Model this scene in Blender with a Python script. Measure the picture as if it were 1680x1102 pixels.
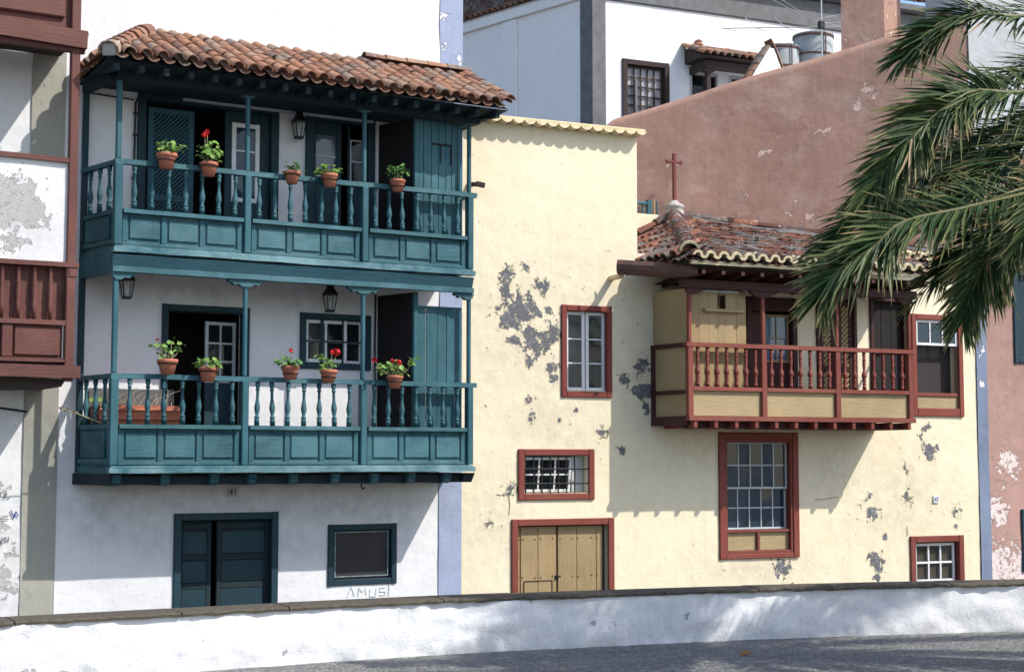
import bpy, bmesh, math, random
from mathutils import Vector, Matrix, noise as mnoise
random.seed(7)
D = bpy.data
for o in list(D.objects): D.objects.remove(o)
scene = bpy.context.scene
COL = scene.collection
rad = math.radians

# ---------------------------------------------------------------- camera, sky, sun, exposure
cam = D.cameras.new('camera'); cam.lens = 53.57; cam.sensor_width = 36; cam.clip_start = .1; cam.clip_end = 2000
cam_o = D.objects.new('camera', cam); COL.objects.link(cam_o)
cam_o.location = (0, 0, 1.8)
cam_o.rotation_euler = (rad(90) + math.atan(199 / 2500), 0, rad(-30))
scene.camera = cam_o

SUN_TO = Vector((.64, -.80, 1.08)).normalized()          # direction towards the sun
elev = math.asin(SUN_TO.z)
azim = math.atan2(SUN_TO.x, SUN_TO.y)                   # clockwise from +Y
world = D.worlds.new('World'); scene.world = world; world.use_nodes = True
wn = world.node_tree.nodes; wn.clear()
sky = wn.new('ShaderNodeTexSky'); sky.sky_type = 'NISHITA'; sky.sun_disc = False
sky.sun_elevation = elev; sky.sun_rotation = azim; sky.air_density = 1.0; sky.dust_density = 1.2; sky.ozone_density = 1.0
bg = wn.new('ShaderNodeBackground'); bg.inputs['Strength'].default_value = .15
wo = wn.new('ShaderNodeOutputWorld')
world.node_tree.links.new(sky.outputs[0], bg.inputs[0]); world.node_tree.links.new(bg.outputs[0], wo.inputs[0])
sun = D.lights.new('sun', 'SUN'); sun.energy = 3.5; sun.angle = rad(.53); sun.color = (1, .95, .87)
sun_o = D.objects.new('sun', sun); COL.objects.link(sun_o)
sun_o.rotation_euler = SUN_TO.to_track_quat('Z', 'Y').to_euler(); sun_o.location = (10, -10, 20)
scene.view_settings.view_transform = 'Standard'; scene.view_settings.look = 'None'
scene.view_settings.exposure = .64; scene.view_settings.gamma = 1

# ---------------------------------------------------------------- materials
def newmat(name):
    m = D.materials.new(name); m.use_nodes = True
    nt = m.node_tree; nt.nodes.clear()
    out = nt.nodes.new('ShaderNodeOutputMaterial'); b = nt.nodes.new('ShaderNodeBsdfPrincipled')
    nt.links.new(b.outputs[0], out.inputs[0])
    return m, nt, b
class NT:
    def __init__(s, nt): s.nt = nt; s.L = nt.links.new
    def n(s, t, **k):
        q = s.nt.nodes.new(t)
        for a, v in k.items(): setattr(q, a, v)
        return q
    def coord(s, scale=(1, 1, 1), which='Object', off=None):
        tc = s.n('ShaderNodeTexCoord'); mp = s.n('ShaderNodeMapping')
        mp.inputs['Scale'].default_value = scale
        s.L(tc.outputs[which], mp.inputs[0]); return mp.outputs[0]
    def geo(s, scale=(1, 1, 1)):
        g = s.n('ShaderNodeNewGeometry'); mp = s.n('ShaderNodeMapping'); mp.inputs['Scale'].default_value = scale
        s.L(g.outputs['Position'], mp.inputs[0]); return mp.outputs[0]
    def noise(s, vec, scale, detail=4, rough=.55):
        q = s.n('ShaderNodeTexNoise'); q.inputs['Scale'].default_value = scale
        q.inputs['Detail'].default_value = detail; q.inputs['Roughness'].default_value = rough
        s.L(vec, q.inputs['Vector']); return q.outputs['Fac']
    def ramp(s, fac, stops):
        r = s.n('ShaderNodeValToRGB'); e = r.color_ramp.elements
        e[0].position, e[0].color = stops[0][0], (*stops[0][1], 1)
        e[1].position, e[1].color = stops[-1][0], (*stops[-1][1], 1)
        for p, c in stops[1:-1]:
            x = e.new(p); x.color = (*c, 1)
        s.L(fac, r.inputs[0]); return r.outputs[0]
    def rng(s, fac, a, b, c=0, d=1):
        r = s.n('ShaderNodeMapRange'); r.clamp = True
        for i, v in zip((1, 2, 3, 4), (a, b, c, d)): r.inputs[i].default_value = v
        s.L(fac, r.inputs[0]); return r.outputs[0]
    def mix(s, fac, a, b, mode='MIX'):
        m = s.n('ShaderNodeMix', data_type='RGBA', blend_type=mode)
        for sock, v in ((m.inputs[0], fac), (m.inputs[6], a), (m.inputs[7], b)):
            if isinstance(v, (int, float)): sock.default_value = v
            elif isinstance(v, tuple): sock.default_value = (*v, 1)
            else: s.L(v, sock)
        return m.outputs[2]
    def math(s, op, a, b=None):
        m = s.n('ShaderNodeMath', operation=op)
        for sock, v in ((m.inputs[0], a), (m.inputs[1], b)):
            if v is None: continue
            if isinstance(v, (int, float)): sock.default_value = v
            else: s.L(v, sock)
        return m.outputs[0]
    def bump(s, h, b, strength=.4, dist=.01, prev=None):
        q = s.n('ShaderNodeBump'); q.inputs['Strength'].default_value = strength; q.inputs['Distance'].default_value = dist
        s.L(h, q.inputs['Height'])
        if prev is not None: s.L(prev, q.inputs['Normal'])
        if b is not None: s.L(q.outputs[0], b.inputs['Normal'])
        return q.outputs[0]
    def attr(s, name):
        a = s.n('ShaderNodeAttribute'); a.attribute_name = name; return a.outputs['Fac']
def C3(h):      # '#rrggbb' -> linear
    v = [int(h[i:i + 2], 16) / 255 for i in (1, 3, 5)]
    return tuple(((x + .055) / 1.055) ** 2.4 if x > .04 else x / 12.92 for x in v)
def sc(c, k): return tuple(min(1, x * k) for x in c)

def plaster(name, col, alt, stain=(.25, .24, .23), peel=(.12, .125, .14), under=None, fleck=.0, rough_bump=.5, dirt=.5, mottle=None):
    m, nt, b = newmat(name); t = NT(nt)
    v = t.geo()
    big = t.noise(v, .9, 5, .6); mid = t.noise(v, 5, 6, .6); fine = t.noise(v, 70, 3, .6); vf = t.noise(v, 240, 2, .6)
    c = t.mix(t.rng(big, .35, .7), col, alt)
    c = t.mix(t.rng(mid, .52, .8, 0, .35 * dirt), c, stain)
    if mottle:
        c = t.mix(t.rng(t.noise(v, 1.7, 7, .68), .50, .66, 0, .75), c, mottle); c = t.mix(t.rng(t.noise(t.geo((1, 1, 3.2)), .9, 6, .7), .56, .70, 0, .6), c, mottle)
        c = t.mix(t.rng(t.noise(v, 4.4, 6, .7), .62, .68, 0, .45), c, (.36, .38, .33))
    streak = t.noise(t.geo((9, 9, .55)), 1.6, 5, .62)
    c = t.mix(t.rng(streak, .54, .8, 0, .5 * dirt), c, stain)
    c = t.mix(t.rng(vf, .3, .75, 0, .12), c, stain)
    st = t.attr('stain')
    sm = t.math('MULTIPLY', st, t.rng(t.noise(t.geo((1, 1, 1)), 6, 6, .7), .3, .68))
    c = t.mix(t.math('MULTIPLY', sm, .75), c, stain)
    pw = t.attr('peel')
    edge = t.noise(v, 10, 10, .68)
    val = t.math('ADD', pw, t.math('MULTIPLY', t.math('SUBTRACT', edge, .5), 2.7))
    mask = t.rng(val, .52, .535); halo = t.rng(val, .40, .52)
    if fleck > 0:
        fl = t.rng(t.noise(v, 22, 3, .5), .735 - fleck, .745 - fleck)
        mask = t.math('MAXIMUM', mask, t.math('MULTIPLY', fl, t.rng(t.noise(v, 1.3, 3), .5, .56)))
    spk = t.math('MULTIPLY', t.rng(t.noise(v, 42, 2, .5), .735, .75), t.rng(t.noise(v, 1.7, 3), .42, .62))
    c = t.mix(t.math('MULTIPLY', spk, .8), c, sc(stain, .4))
    c = t.mix(t.rng(t.noise(v, 120, 3, .7), .52, .75, 0, .22), c, stain)
    pc = t.mix(t.rng(fine, .35, .7), peel, sc(peel, 1.7))
    if under: pc = t.mix(t.rng(t.noise(v, 16, 5, .6), .55, .6), pc, under)
    c = t.mix(t.math('MULTIPLY', halo, .25), c, sc(col, 1.08))
    c = t.mix(mask, c, pc)
    t.L(c, b.inputs['Base Color']); b.inputs['Roughness'].default_value = .92; b.inputs['Specular IOR Level'].default_value = .15
    h = t.math('ADD', t.math('MULTIPLY', mid, 1.0), t.math('MULTIPLY', fine, .22))
    h = t.math('ADD', h, t.math('MULTIPLY', vf, .08))
    n0 = t.bump(h, None, rough_bump, .026)
    t.bump(t.math('SUBTRACT', 1.0, t.rng(val, .47, .535)), b, 1.0, .012, prev=n0)
    return m

def wood(name, col, worn, axis='z', wear=.5, rough=.6, gr=1.0, spec=.35):
    m, nt, b = newmat(name); t = NT(nt)
    sc_ = {'z': (14, 14, .9), 'x': (.9, 14, 14)}[axis]
    g = t.noise(t.geo(sc_), 4.0, 6, .65); big = t.noise(t.geo(), 2.4, 5, .65); fine = t.noise(t.geo(sc_), 16, 3, .6)
    oi = t.n('ShaderNodeObjectInfo')
    c = t.mix(t.rng(g, .3, .75, 0, .75), col, sc(col, .55))
    c = t.mix(t.rng(big, .42, .72, 0, .6 * wear), c, worn)
    c = t.mix(t.rng(fine, .58, .70, 0, .6 * wear), c, worn)
    c = t.mix(t.rng(t.noise(t.geo(), 55, 4, .7), .62, .70, 0, .7 * wear), c, sc(col, .45))
    c = t.mix(t.math('MULTIPLY', t.math('SUBTRACT', oi.outputs['Random'], .35), .5), c, sc(col, 1.55))
    c = t.mix(t.rng(t.noise(t.geo(), .7, 4, .7), .45, .65, 0, .5 * wear), c, worn)
    t.L(c, b.inputs['Base Color']); b.inputs['Roughness'].default_value = rough; b.inputs['Specular IOR Level'].default_value = spec
    t.L(t.rng(big, .2, .8, rough - .1, rough + .2), b.inputs['Roughness'])
    t.bump(t.math('ADD', g, t.math('MULTIPLY', fine, .6)), b, .6 * gr, .008)
    return m

def tilemat(name, stops, lichen, dark, amt=.5):
    m, nt, b = newmat(name); t = NT(nt)
    oi = t.n('ShaderNodeObjectInfo')
    cell = t.n('ShaderNodeTexWhiteNoise')
    c = t.ramp(t.math('FRACT', t.math('ADD', oi.outputs['Random'], t.math('MULTIPLY', t.noise(t.geo(), 2.6, 2), .55))), stops)
    v = t.geo()
    n1 = t.noise(v, 9, 6, .65); n2 = t.noise(v, 28, 4, .6)
    c = t.mix(t.rng(n1, .5, .72, 0, .75 * amt), c, dark)
    lm = t.math('MULTIPLY', t.rng(n2, .56, .62), t.rng(t.noise(v, 3.3, 3), .45, .6, 0, amt))
    c = t.mix(lm, c, lichen)
    t.L(c, b.inputs['Base Color']); b.inputs['Roughness'].default_value = .9; b.inputs['Specular IOR Level'].default_value = .2
    t.bump(t.math('ADD', n2, n1), b, .5, .01)
    return m

def simple(name, col, rough=.6, metal=0, var=.25, scale=12, spec=.4, bump=.15, alt=None):
    m, nt, b = newmat(name); t = NT(nt)
    v = t.geo(); n = t.noise(v, scale, 5, .6)
    t.L(t.mix(t.rng(n, .3, .75), col, alt or sc(col, 1 - var)), b.inputs['Base Color'])
    b.inputs['Roughness'].default_value = rough; b.inputs['Metallic'].default_value = metal; b.inputs['Specular IOR Level'].default_value = spec
    if bump: t.bump(t.noise(v, scale * 5, 3), b, bump, .004)
    return m

def glassmat(name, tint=(.02, .025, .03), alpha=.45, rough=.03):
    m, nt, b = newmat(name); t = NT(nt)
    b.inputs['Base Color'].default_value = (*tint, 1); b.inputs['Roughness'].default_value = rough
    b.inputs['Alpha'].default_value = alpha; b.inputs['IOR'].default_value = 1.5
    t.bump(t.noise(t.geo(), 2.2, 2), b, .12, .02)
    return m

def leafmat(name, a, bcol, tip=None, rough=.45):
    m, nt, b = newmat(name); t = NT(nt)
    oi = t.n('ShaderNodeObjectInfo')
    n = t.noise(t.geo(), 16, 3); c = t.mix(t.rng(n, .3, .7), a, bcol)
    if tip:
        c = t.mix(t.rng(t.attr('tone'), .55, .97, 0, .5), c, (.15, .18, .055)); c = t.mix(t.rng(t.attr('tone'), .965, .97), c, (.27, .19, .09)); c = t.mix(t.rng(t.attr('tone'), 0, .45, .6, 0), c, sc(a, .55)); c = t.mix(t.rng(t.attr('tip'), .0, 1.0), c, tip)
    t.L(c, b.inputs['Base Color']); b.inputs['Roughness'].default_value = rough; b.inputs['Specular IOR Level'].default_value = .16
    tr = t.n('ShaderNodeBsdfTranslucent'); t.L(c, tr.inputs[0])
    mx = t.n('ShaderNodeMixShader'); mx.inputs[0].default_value = .22
    out = [q for q in nt.nodes if q.type == 'OUTPUT_MATERIAL'][0]
    t.L(b.outputs[0], mx.inputs[1]); t.L(tr.outputs[0], mx.inputs[2]); t.L(mx.outputs[0], out.inputs[0])
    return m

M = {}
M['white'] = plaster('white_plaster', (.73, .73, .735), (.64, .64, .66), stain=(.34, .34, .36), peel=(.34, .33, .32), dirt=.35)
M['white_old'] = plaster('worn_white_plaster', (.74, .74, .74), (.66, .66, .67), stain=(.33, .33, .33), peel=(.30, .29, .28), under=(.42, .41, .39), fleck=.0, dirt=.4)
M['lowwall'] = plaster('lumpy_whitewash', (.76, .76, .77), (.66, .66, .68), stain=(.38, .38, .39), peel=(.26, .26, .26), fleck=.012, rough_bump=.75, dirt=.6)
M['yellow'] = plaster('cream_yellow_plaster', (.80, .72, .54), (.775, .68, .48), stain=(.50, .43, .32), peel=(.10, .103, .11), under=(.21, .21, .215), fleck=.012, dirt=.5)
M['yellowtrim'] = plaster('cream_trim', (.80, .69, .46), (.70, .58, .36), stain=(.32, .26, .17), dirt=1.0)
M['bluegrey'] = plaster('blue_grey_band', (.33, .38, .52), (.28, .33, .46), stain=(.20, .22, .28), peel=(.6, .6, .62), dirt=.5)
M['navy'] = plaster('faded_blue_band', (.18, .22, .31), (.23, .28, .38), stain=(.12, .14, .2), peel=(.6, .6, .6), fleck=.015, dirt=.7)
M['greypil'] = plaster('grey_pilaster', (.36, .35, .30), (.30, .295, .26), stain=(.2, .2, .18), dirt=.4)
M['pink'] = plaster('pink_plaster', (.51, .31, .24), (.43, .25, .19), stain=(.31, .19, .15), peel=(.55, .40, .335), under=(.47, .38, .33), fleck=.0, dirt=1.2, mottle=(.60, .43, .355))
M['pinkfront'] = plaster('peeling_pink_plaster', (.47, .29, .245), (.40, .235, .20), stain=(.25, .17, .15), peel=(.52, .45, .43), under=(.45, .33, .29), fleck=.02, dirt=.9)
M['white_far'] = plaster('far_white_plaster', (.84, .84, .84), (.80, .80, .81), stain=(.55, .55, .58), dirt=.15)
M['white_side'] = plaster('far_white_side_bounce', (.90, .86, .84), (.86, .82, .80), stain=(.45, .45, .5), dirt=.25)  # white side wall, colour lightened and warmed in place of bounce light
M['stone'] = simple('dark_grey_stone', (.17, .17, .175), .85, scale=4, var=.4)
M['coping'] = simple('brown_coping_stone', (.115, .095, .07), .95, scale=22, var=.65, bump=1.0, alt=(.04, .036, .031))
TEAL = C3('#25535d')
M['tealv'] = wood('teal_paint_vertical', TEAL, C3('#5c868e'), 'z', .45)
M['tealh'] = wood('teal_paint_horizontal', TEAL, C3('#6d969d'), 'x', .55)
M['tealdark'] = wood('dark_teal_paint', C3('#16343f'), C3('#24434d'), 'z', .35)
M['tealworn'] = wood('flaking_teal_paint', C3('#356470'), C3('#8fb0b4'), 'x', 1.0, .7)
M['tealmid'] = wood('mid_teal_paint', C3('#28505c'), C3('#3c6570'), 'x', .5)
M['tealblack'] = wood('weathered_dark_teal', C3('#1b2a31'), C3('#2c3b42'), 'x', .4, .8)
M['redv'] = wood('oxide_red_paint_vertical', C3('#78352b'), C3('#966355'), 'z', .4)
M['redh'] = wood('oxide_red_paint_horizontal', C3('#7c372c'), C3('#9c6a5a'), 'x', .4)
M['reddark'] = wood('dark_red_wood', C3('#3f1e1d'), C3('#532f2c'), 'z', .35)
M['brown'] = wood('red_brown_wood', C3('#5c3630'), C3('#7a5048'), 'x', .7)
M['brownv'] = wood('red_brown_wood_vertical', C3('#5c3630'), C3('#7a524a'), 'z', .7)
M['tan'] = wood('tan_paint', C3('#9c8560'), C3('#ad9975'), 'z', .6)
M['tanh'] = wood('tan_paint_horizontal', C3('#a6916b'), C3('#b8a682'), 'x', .6)
M['darkwood'] = wood('dark_old_wood', C3('#3a302d'), C3('#51443f'), 'x', .5, .85)
M['nearblack'] = wood('black_wood_and_shade', C3('#221e20'), C3('#302b2c'), 'z', .4, .85)  # black boards; on the closet sides the black is painted shade
M['whitepaint'] = simple('white_joinery', (.72, .73, .74), .5, var=.15)
M['greyjoin'] = simple('grey_white_joinery', (.50, .53, .55), .55, var=.25)
M['room'] = simple('unlit_interior_dark', (.05, .043, .042), .95, var=.3, bump=0)  # room walls coloured near black so the openings look unlit
M['curtain'] = simple('grey_curtain', (.34, .35, .36), .95, var=.25, scale=6, bump=0)
M['tancurtain'] = simple('tan_blind', (.33, .27, .17), .95, var=.3, scale=6, bump=0)
M['glass'] = glassmat('window_glass', (.02, .028, .035), .32)
M['glassclear'] = glassmat('clear_window_glass', (.04, .05, .06), .15)
M['glassblue'] = glassmat('blue_window_glass', (.03, .06, .095), .5)
M['iron'] = simple('black_iron', (.02, .02, .022), .55, .3, .3)
M['rust'] = simple('rusty_iron', (.17, .085, .065), .85, .0, .5, scale=9, alt=(.08, .05, .045))
M['terra'] = simple('terracotta_pot', C3('#b9735a'), .85, var=.3, scale=18)
M['tile'] = tilemat('orange_roof_tile', [(0, C3('#70534a')), (.2, C3('#8f654f')), (.4, C3('#a0775f')), (.58, C3('#8c6653')), (.75, C3('#967d6b')), (.88, C3('#80736a')), (1, C3('#6c564d'))], (.46, .41, .36), (.16, .12, .10), .5)
M['tileold'] = tilemat('weathered_roof_tile', [(0, C3('#4d3630')), (.25, C3('#6b4a3f')), (.5, C3('#8a5a47')), (.7, C3('#5b443d')), (.86, C3('#66605e')), (1, C3('#7d7068'))], (.50, .46, .42), (.055, .045, .045), .85)
M['gert'] = leafmat('geranium_leaf', (.14, .26, .06), (.27, .42, .12))
M['gerdark'] = leafmat('geranium_leaf_dark', (.07, .17, .05), (.15, .29, .09))
M['petal'] = simple('red_petals', (.72, .02, .02), .6, var=.4, scale=40, bump=0)
M['stem'] = simple('pale_stem', (.36, .34, .2), .8)
M['palm'] = leafmat('palm_leaflet', (.015, .043, .013), (.031, .075, .022), (.44, .37, .17), .45)
M['rachis'] = simple('palm_rachis', (.30, .26, .11), .6)
M['bark'] = simple('palm_bark', (.16, .12, .085), .95, scale=9, var=.5, bump=.9)
M['tank'] = simple('pale_cement_tank', (.40, .43, .44), .85, scale=4, var=.3, alt=(.25, .27, .28))
M['alu'] = simple('dull_aluminium', (.45, .45, .46), .4, .8)
M['cross'] = simple('red_cross_paint', C3('#6e332e'), .6)
M['plate'] = simple('white_enamel', (.7, .71, .72), .35, bump=0)
M['black'] = simple('black_paint', (.015, .015, .017), .6, bump=0)
M['blueink'] = simple('blue_enamel', (.05, .09, .3), .5, bump=0)
M['tealink'] = simple('turquoise_spray', (.62, .71, .705), .9, bump=0)
M['dryleaf'] = simple('dry_leaf', (.32, .13, .03), .8)
M['mortar'] = simple('lime_mortar', (.46, .44, .41), .95, scale=8, var=.35, bump=.6)
M['drygrass'] = simple('dry_stalks', (.30, .28, .22), .9)
def paving():
    m, nt, b = newmat('cobbled_paving'); t = NT(nt); v = t.geo()
    vo = t.n('ShaderNodeTexVoronoi', feature='DISTANCE_TO_EDGE'); vo.inputs['Scale'].default_value = 15; t.L(v, vo.inputs['Vector'])
    vc = t.n('ShaderNodeTexVoronoi'); vc.inputs['Scale'].default_value = 15; t.L(v, vc.inputs['Vector'])
    sep = t.n('ShaderNodeSeparateColor'); t.L(vc.outputs['Color'], sep.inputs[0])
    c = t.ramp(sep.outputs[0], [(0, (.10, .102, .106)), (.5, (.15, .152, .156)), (1, (.24, .235, .23))])
    c = t.mix(t.rng(t.noise(t.geo((.35, 2.6, 1)), .9, 6, .65), .38, .66, 0, .75), c, (.20, .19, .175))
    c = t.mix(t.rng(vo.outputs['Distance'], 0, .09, .9, 0), c, (.055, .053, .05))
    t.L(c, b.inputs['Base Color']); b.inputs['Roughness'].default_value = .75
    t.bump(t.math('ADD', t.rng(vo.outputs['Distance'], 0, .25), t.math('MULTIPLY', t.noise(v, 40, 3), .3)), b, .5, .02)
    return m
M['paving'] = paving()
M['street'] = simple('worn_asphalt', (.07, .07, .07), .9, scale=10, var=.4)

# ---------------------------------------------------------------- geometry helpers
class MB:
    def __init__(s): s.v = []; s.f = []; s.a = {}
    def quad(s, a, b, c, d):
        i = len(s.v); s.v += [a, b, c, d]; s.f.append((i, i + 1, i + 2, i + 3)); return s
    def poly(s, pts):
        i = len(s.v); s.v += list(pts); s.f.append(tuple(range(i, i + len(pts)))); return s
    def box(s, u0, u1, v0, v1, w0, w1, c=.006):
        u0, u1 = min(u0, u1), max(u0, u1); v0, v1 = min(v0, v1), max(v0, v1); w0, w1 = min(w0, w1), max(w0, w1)
        c = min(c, (u1 - u0) * .3, (v1 - v0) * .3, (w1 - w0) * .3)
        base = len(s.v); idx = {}
        X = ((u0, u1), (v0, v1), (w0, w1))
        for i in (0, 1):
            for j in (0, 1):
                for k in (0, 1):
                    p = [X[0][i], X[1][j], X[2][k]]; sg = [1 - 2 * i, 1 - 2 * j, 1 - 2 * k]
                    for ax in range(3):        # vertex lies on the face perpendicular to ax
                        q = list(p)
                        for a2 in range(3):
                            if a2 != ax: q[a2] += sg[a2] * c
                        idx[(i, j, k, ax)] = len(s.v); s.v.append(tuple(q))
        def F(*ks): s.f.append(tuple(idx[k] for k in ks))
        for ax in range(3):
            o = [a for a in range(3) if a != ax]
            for side in (0, 1):
                ks = []
                for (p, q) in ((0, 0), (1, 0), (1, 1), (0, 1)):
                    t = [0, 0, 0]; t[ax] = side; t[o[0]] = p; t[o[1]] = q; ks.append((*t, ax))
                if (side == 0) != (ax == 1): ks.reverse()
                F(*ks)
        for ax in range(3):                    # edges parallel to ax
            o = [a for a in range(3) if a != ax]
            for p in (0, 1):
                for q in (0, 1):
                    t0 = [0, 0, 0]; t0[o[0]] = p; t0[o[1]] = q; t1 = list(t0); t1[ax] = 1
                    F((*t0, o[0]), (*t1, o[0]), (*t1, o[1]), (*t0, o[1]))
        for i in (0, 1):
            for j in (0, 1):
                for k in (0, 1): F((i, j, k, 0), (i, j, k, 1), (i, j, k, 2))
        return s
    def bar(s, p0, p1, wid, hei, up=(0, 0, 1), seg=1, jit=0, taper=1):
        p0, p1 = Vector(p0), Vector(p1); d = (p1 - p0); L = d.length; d.normalize()
        u = Vector(up); r = d.cross(u)
        if r.length < 1e-4: r = d.cross(Vector((0, 1, 0)))
        r.normalize(); u = r.cross(d)
        b = len(s.v)
        for i in range(seg + 1):
            t = i / seg; k = 1 + (taper - 1) * t
            c = p0 + d * L * t
            if jit and 0 < i < seg: c = c + u * random.uniform(-jit, jit) + r * random.uniform(-jit, jit)
            for a, e in ((-1, -1), (1, -1), (1, 1), (-1, 1)): s.v.append(tuple(c + r * a * wid / 2 * k + u * e * hei / 2 * k))
        for i in range(seg):
            for q in range(4): s.f.append((b + i * 4 + q, b + i * 4 + (q + 1) % 4, b + i * 4 + 4 + (q + 1) % 4, b + i * 4 + 4 + q))
        s.f.append((b + 3, b + 2, b + 1, b)); e = b + seg * 4; s.f.append((e, e + 1, e + 2, e + 3))
        return s
    def lathe(s, prof, seg=10, c=(0, 0, 0), cap=True):
        b = len(s.v)
        for r, z in prof:
            for k in range(seg):
                a = 2 * math.pi * k / seg; s.v.append((c[0] + r * math.cos(a), c[1] + r * math.sin(a), c[2] + z))
        for i in range(len(prof) - 1):
            for k in range(seg):
                s.f.append((b + i * seg + k, b + i * seg + (k + 1) % seg, b + (i + 1) * seg + (k + 1) % seg, b + (i + 1) * seg + k))
        if cap:
            s.f.append(tuple(b + k for k in reversed(range(seg)))); e = b + (len(prof) - 1) * seg
            s.f.append(tuple(e + k for k in range(seg)))
        return s
    def tube(s, pts, r, seg=6, r1=None):
        pts = [Vector(p) for p in pts]; b = len(s.v); n = len(pts)
        ref = Vector((.3, .2, 1)).normalized()
        for i, p in enumerate(pts):
            d = (pts[min(i + 1, n - 1)] - pts[max(i - 1, 0)]).normalized()
            x = d.cross(ref)
            if x.length < .05: x = d.cross(Vector((1, 0, 0)))
            x.normalize(); y = d.cross(x)
            rr = r if r1 is None else r + (r1 - r) * i / (n - 1)
            for k in range(seg):
                a = 2 * math.pi * k / seg; s.v.append(tuple(p + x * rr * math.cos(a) + y * rr * math.sin(a)))
        for i in range(n - 1):
            for k in range(seg): s.f.append((b + i * seg + k, b + i * seg + (k + 1) % seg, b + (i + 1) * seg + (k + 1) % seg, b + (i + 1) * seg + k))
        s.f.append(tuple(b + k for k in reversed(range(seg)))); e = b + (n - 1) * seg; s.f.append(tuple(e + k for k in range(seg)))
        return s
    def prism(s, poly, axis, a0, a1):
        """extrude a polygon; axis 'u': polygon in (v,w) ; 'v': polygon in (u,w)"""
        n = len(poly); b = len(s.v)
        for a in (a0, a1):
            for p, q in poly: s.v.append((a, p, q) if axis == 'u' else ((p, a, q) if axis == 'v' else (p, q, a)))
        for k in range(n): s.f.append((b + k, b + (k + 1) % n, b + n + (k + 1) % n, b + n + k))
        s.f.append(tuple(b + k for k in reversed(range(n)))); s.f.append(tuple(b + n + k for k in range(n)))
        return s
    def mesh(s, name, mat, smooth=False, fix=True):
        me = D.meshes.new(name); me.from_pydata([tuple(p) for p in s.v], [], s.f)
        for an, vals in s.a.items():
            at = me.attributes.new(an, 'FLOAT', 'POINT'); at.data.foreach_set('value', vals)
        me.materials.append(mat)
        if fix:
            bm = bmesh.new(); bm.from_mesh(me); bmesh.ops.recalc_face_normals(bm, faces=bm.faces); bm.to_mesh(me); bm.free()
        if smooth: me.polygons.foreach_set('use_smooth', [True] * len(me.polygons))
        me.update(); return me
ZOFF = {}; OFF = {}      # shift of a thing's parts, so that its Empty can stand at its base
def link(o, parent=None):
    COL.objects.link(o)
    if parent is not None:
        o.parent = parent
    return o
def part(name, mb, mat, parent=None, smooth=False, fix=True):
    me = mb if isinstance(mb, bpy.types.Mesh) else mb.mesh(name, mat, smooth, fix)
    o = D.objects.new(name, me); link(o, parent)
    if parent is not None and parent.name in ZOFF: o.location = (*OFF.get(parent.name, (0, 0)), ZOFF[parent.name])
    return o
def inst(name, me, parent, mat4):
    o = D.objects.new(name, me); link(o, parent)
    if parent is not None and parent.name in ZOFF: mat4 = Matrix.Translation((*OFF.get(parent.name, (0, 0)), ZOFF[parent.name])) @ mat4
    o.matrix_basis = mat4
    return o
def T(u, v, w): return Matrix.Translation((u, v, w))
def root(name, loc, rotz, label, cat, group=None):
    o = D.objects.new(name, None); COL.objects.link(o); o.empty_display_size = .3
    o.location = loc; o.rotation_euler = (0, 0, rotz); o['label'] = label; o['category'] = cat
    if group: o['group'] = group
    ZOFF[o.name] = -loc[2]
    return o
def tag(o, label, cat, group=None):
    o['label'] = label; o['category'] = cat
    if group: o['group'] = group
    return o
def structure(o): o['kind'] = 'structure'; return o

def wallgrid(u0, u1, w0, w1, openings=(), step=.07, v=0, amp=.006, reveal=.16, spots=(), stains=(), topfn=None, nscale=.8, seed=0, thick=None):
    us = {u0, u1}; ws = {w0, w1}
    for a, b, c, d in openings: us |= {max(a, u0), min(b, u1)}; ws |= {max(c, w0), min(d, w1)}
    def fill(S, st):
        S = sorted(S); R = []
        for a, b in zip(S, S[1:]):
            n = max(1, round((b - a) / st)); R += [a + (b - a) * i / n for i in range(n)]
        return R + [S[-1]]
    U = fill(us, step); W = fill(ws, step)
    mb = MB(); nu = len(U); st = []; pl = []
    def disp(u, w):
        p = Vector((u * nscale, w * nscale, seed)); q = Vector((u * 5, w * 5, seed + 4))
        return (mnoise.noise(p) * 1.0 + mnoise.noise(p * 2.7) * .6 + mnoise.noise(q) * .3) * amp
    def near(u, w, lst):
        s = 0
        for a, b, r, *k in lst:
            kx, ky = (k + [1, 1])[:2]
            d2 = ((u - a) / (r * kx)) ** 2 + ((w - b) / (r * ky)) ** 2
            if d2 < 9: s = max(s, (.86 if r > .15 else .74) * math.exp(-d2 * .6))
        return s
    def inside(u, w): return any(a < u < b and c < w < d for a, b, c, d in openings)
    for w in W:
        for u in U:
            ww = w
            if topfn: ww = w0 + (w - w0) * (topfn(u) - w0) / (w1 - w0)
            mb.v.append((u, v + disp(u, ww), ww)); pl.append(near(u, ww, spots)); st.append(near(u, ww, stains))
    for j in range(len(W) - 1):
        for i in range(nu - 1):
            if not inside((U[i] + U[i + 1]) / 2, (W[j] + W[j + 1]) / 2):
                mb.f.append((j * nu + i, j * nu + i + 1, (j + 1) * nu + i + 1, (j + 1) * nu + i))
    for a, b, c, d in openings:
        a, b, c, d = max(a, u0), min(b, u1), max(c, w0), min(d, w1)
        y0, y1 = v - .004, v + reveal
        for q in (((a, y0, c), (a, y0, d), (a, y1, d), (a, y1, c)), ((b, y0, d), (b, y0, c), (b, y1, c), (b, y1, d)),
                  ((a, y0, d), (b, y0, d), (b, y1, d), (a, y1, d)), ((b, y0, c), (a, y0, c), (a, y1, c), (b, y1, c))):
            mb.quad(*q); pl += [0] * 4; st += [0] * 4
    mb.a = {'peel': pl, 'stain': st}
    return mb
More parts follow.
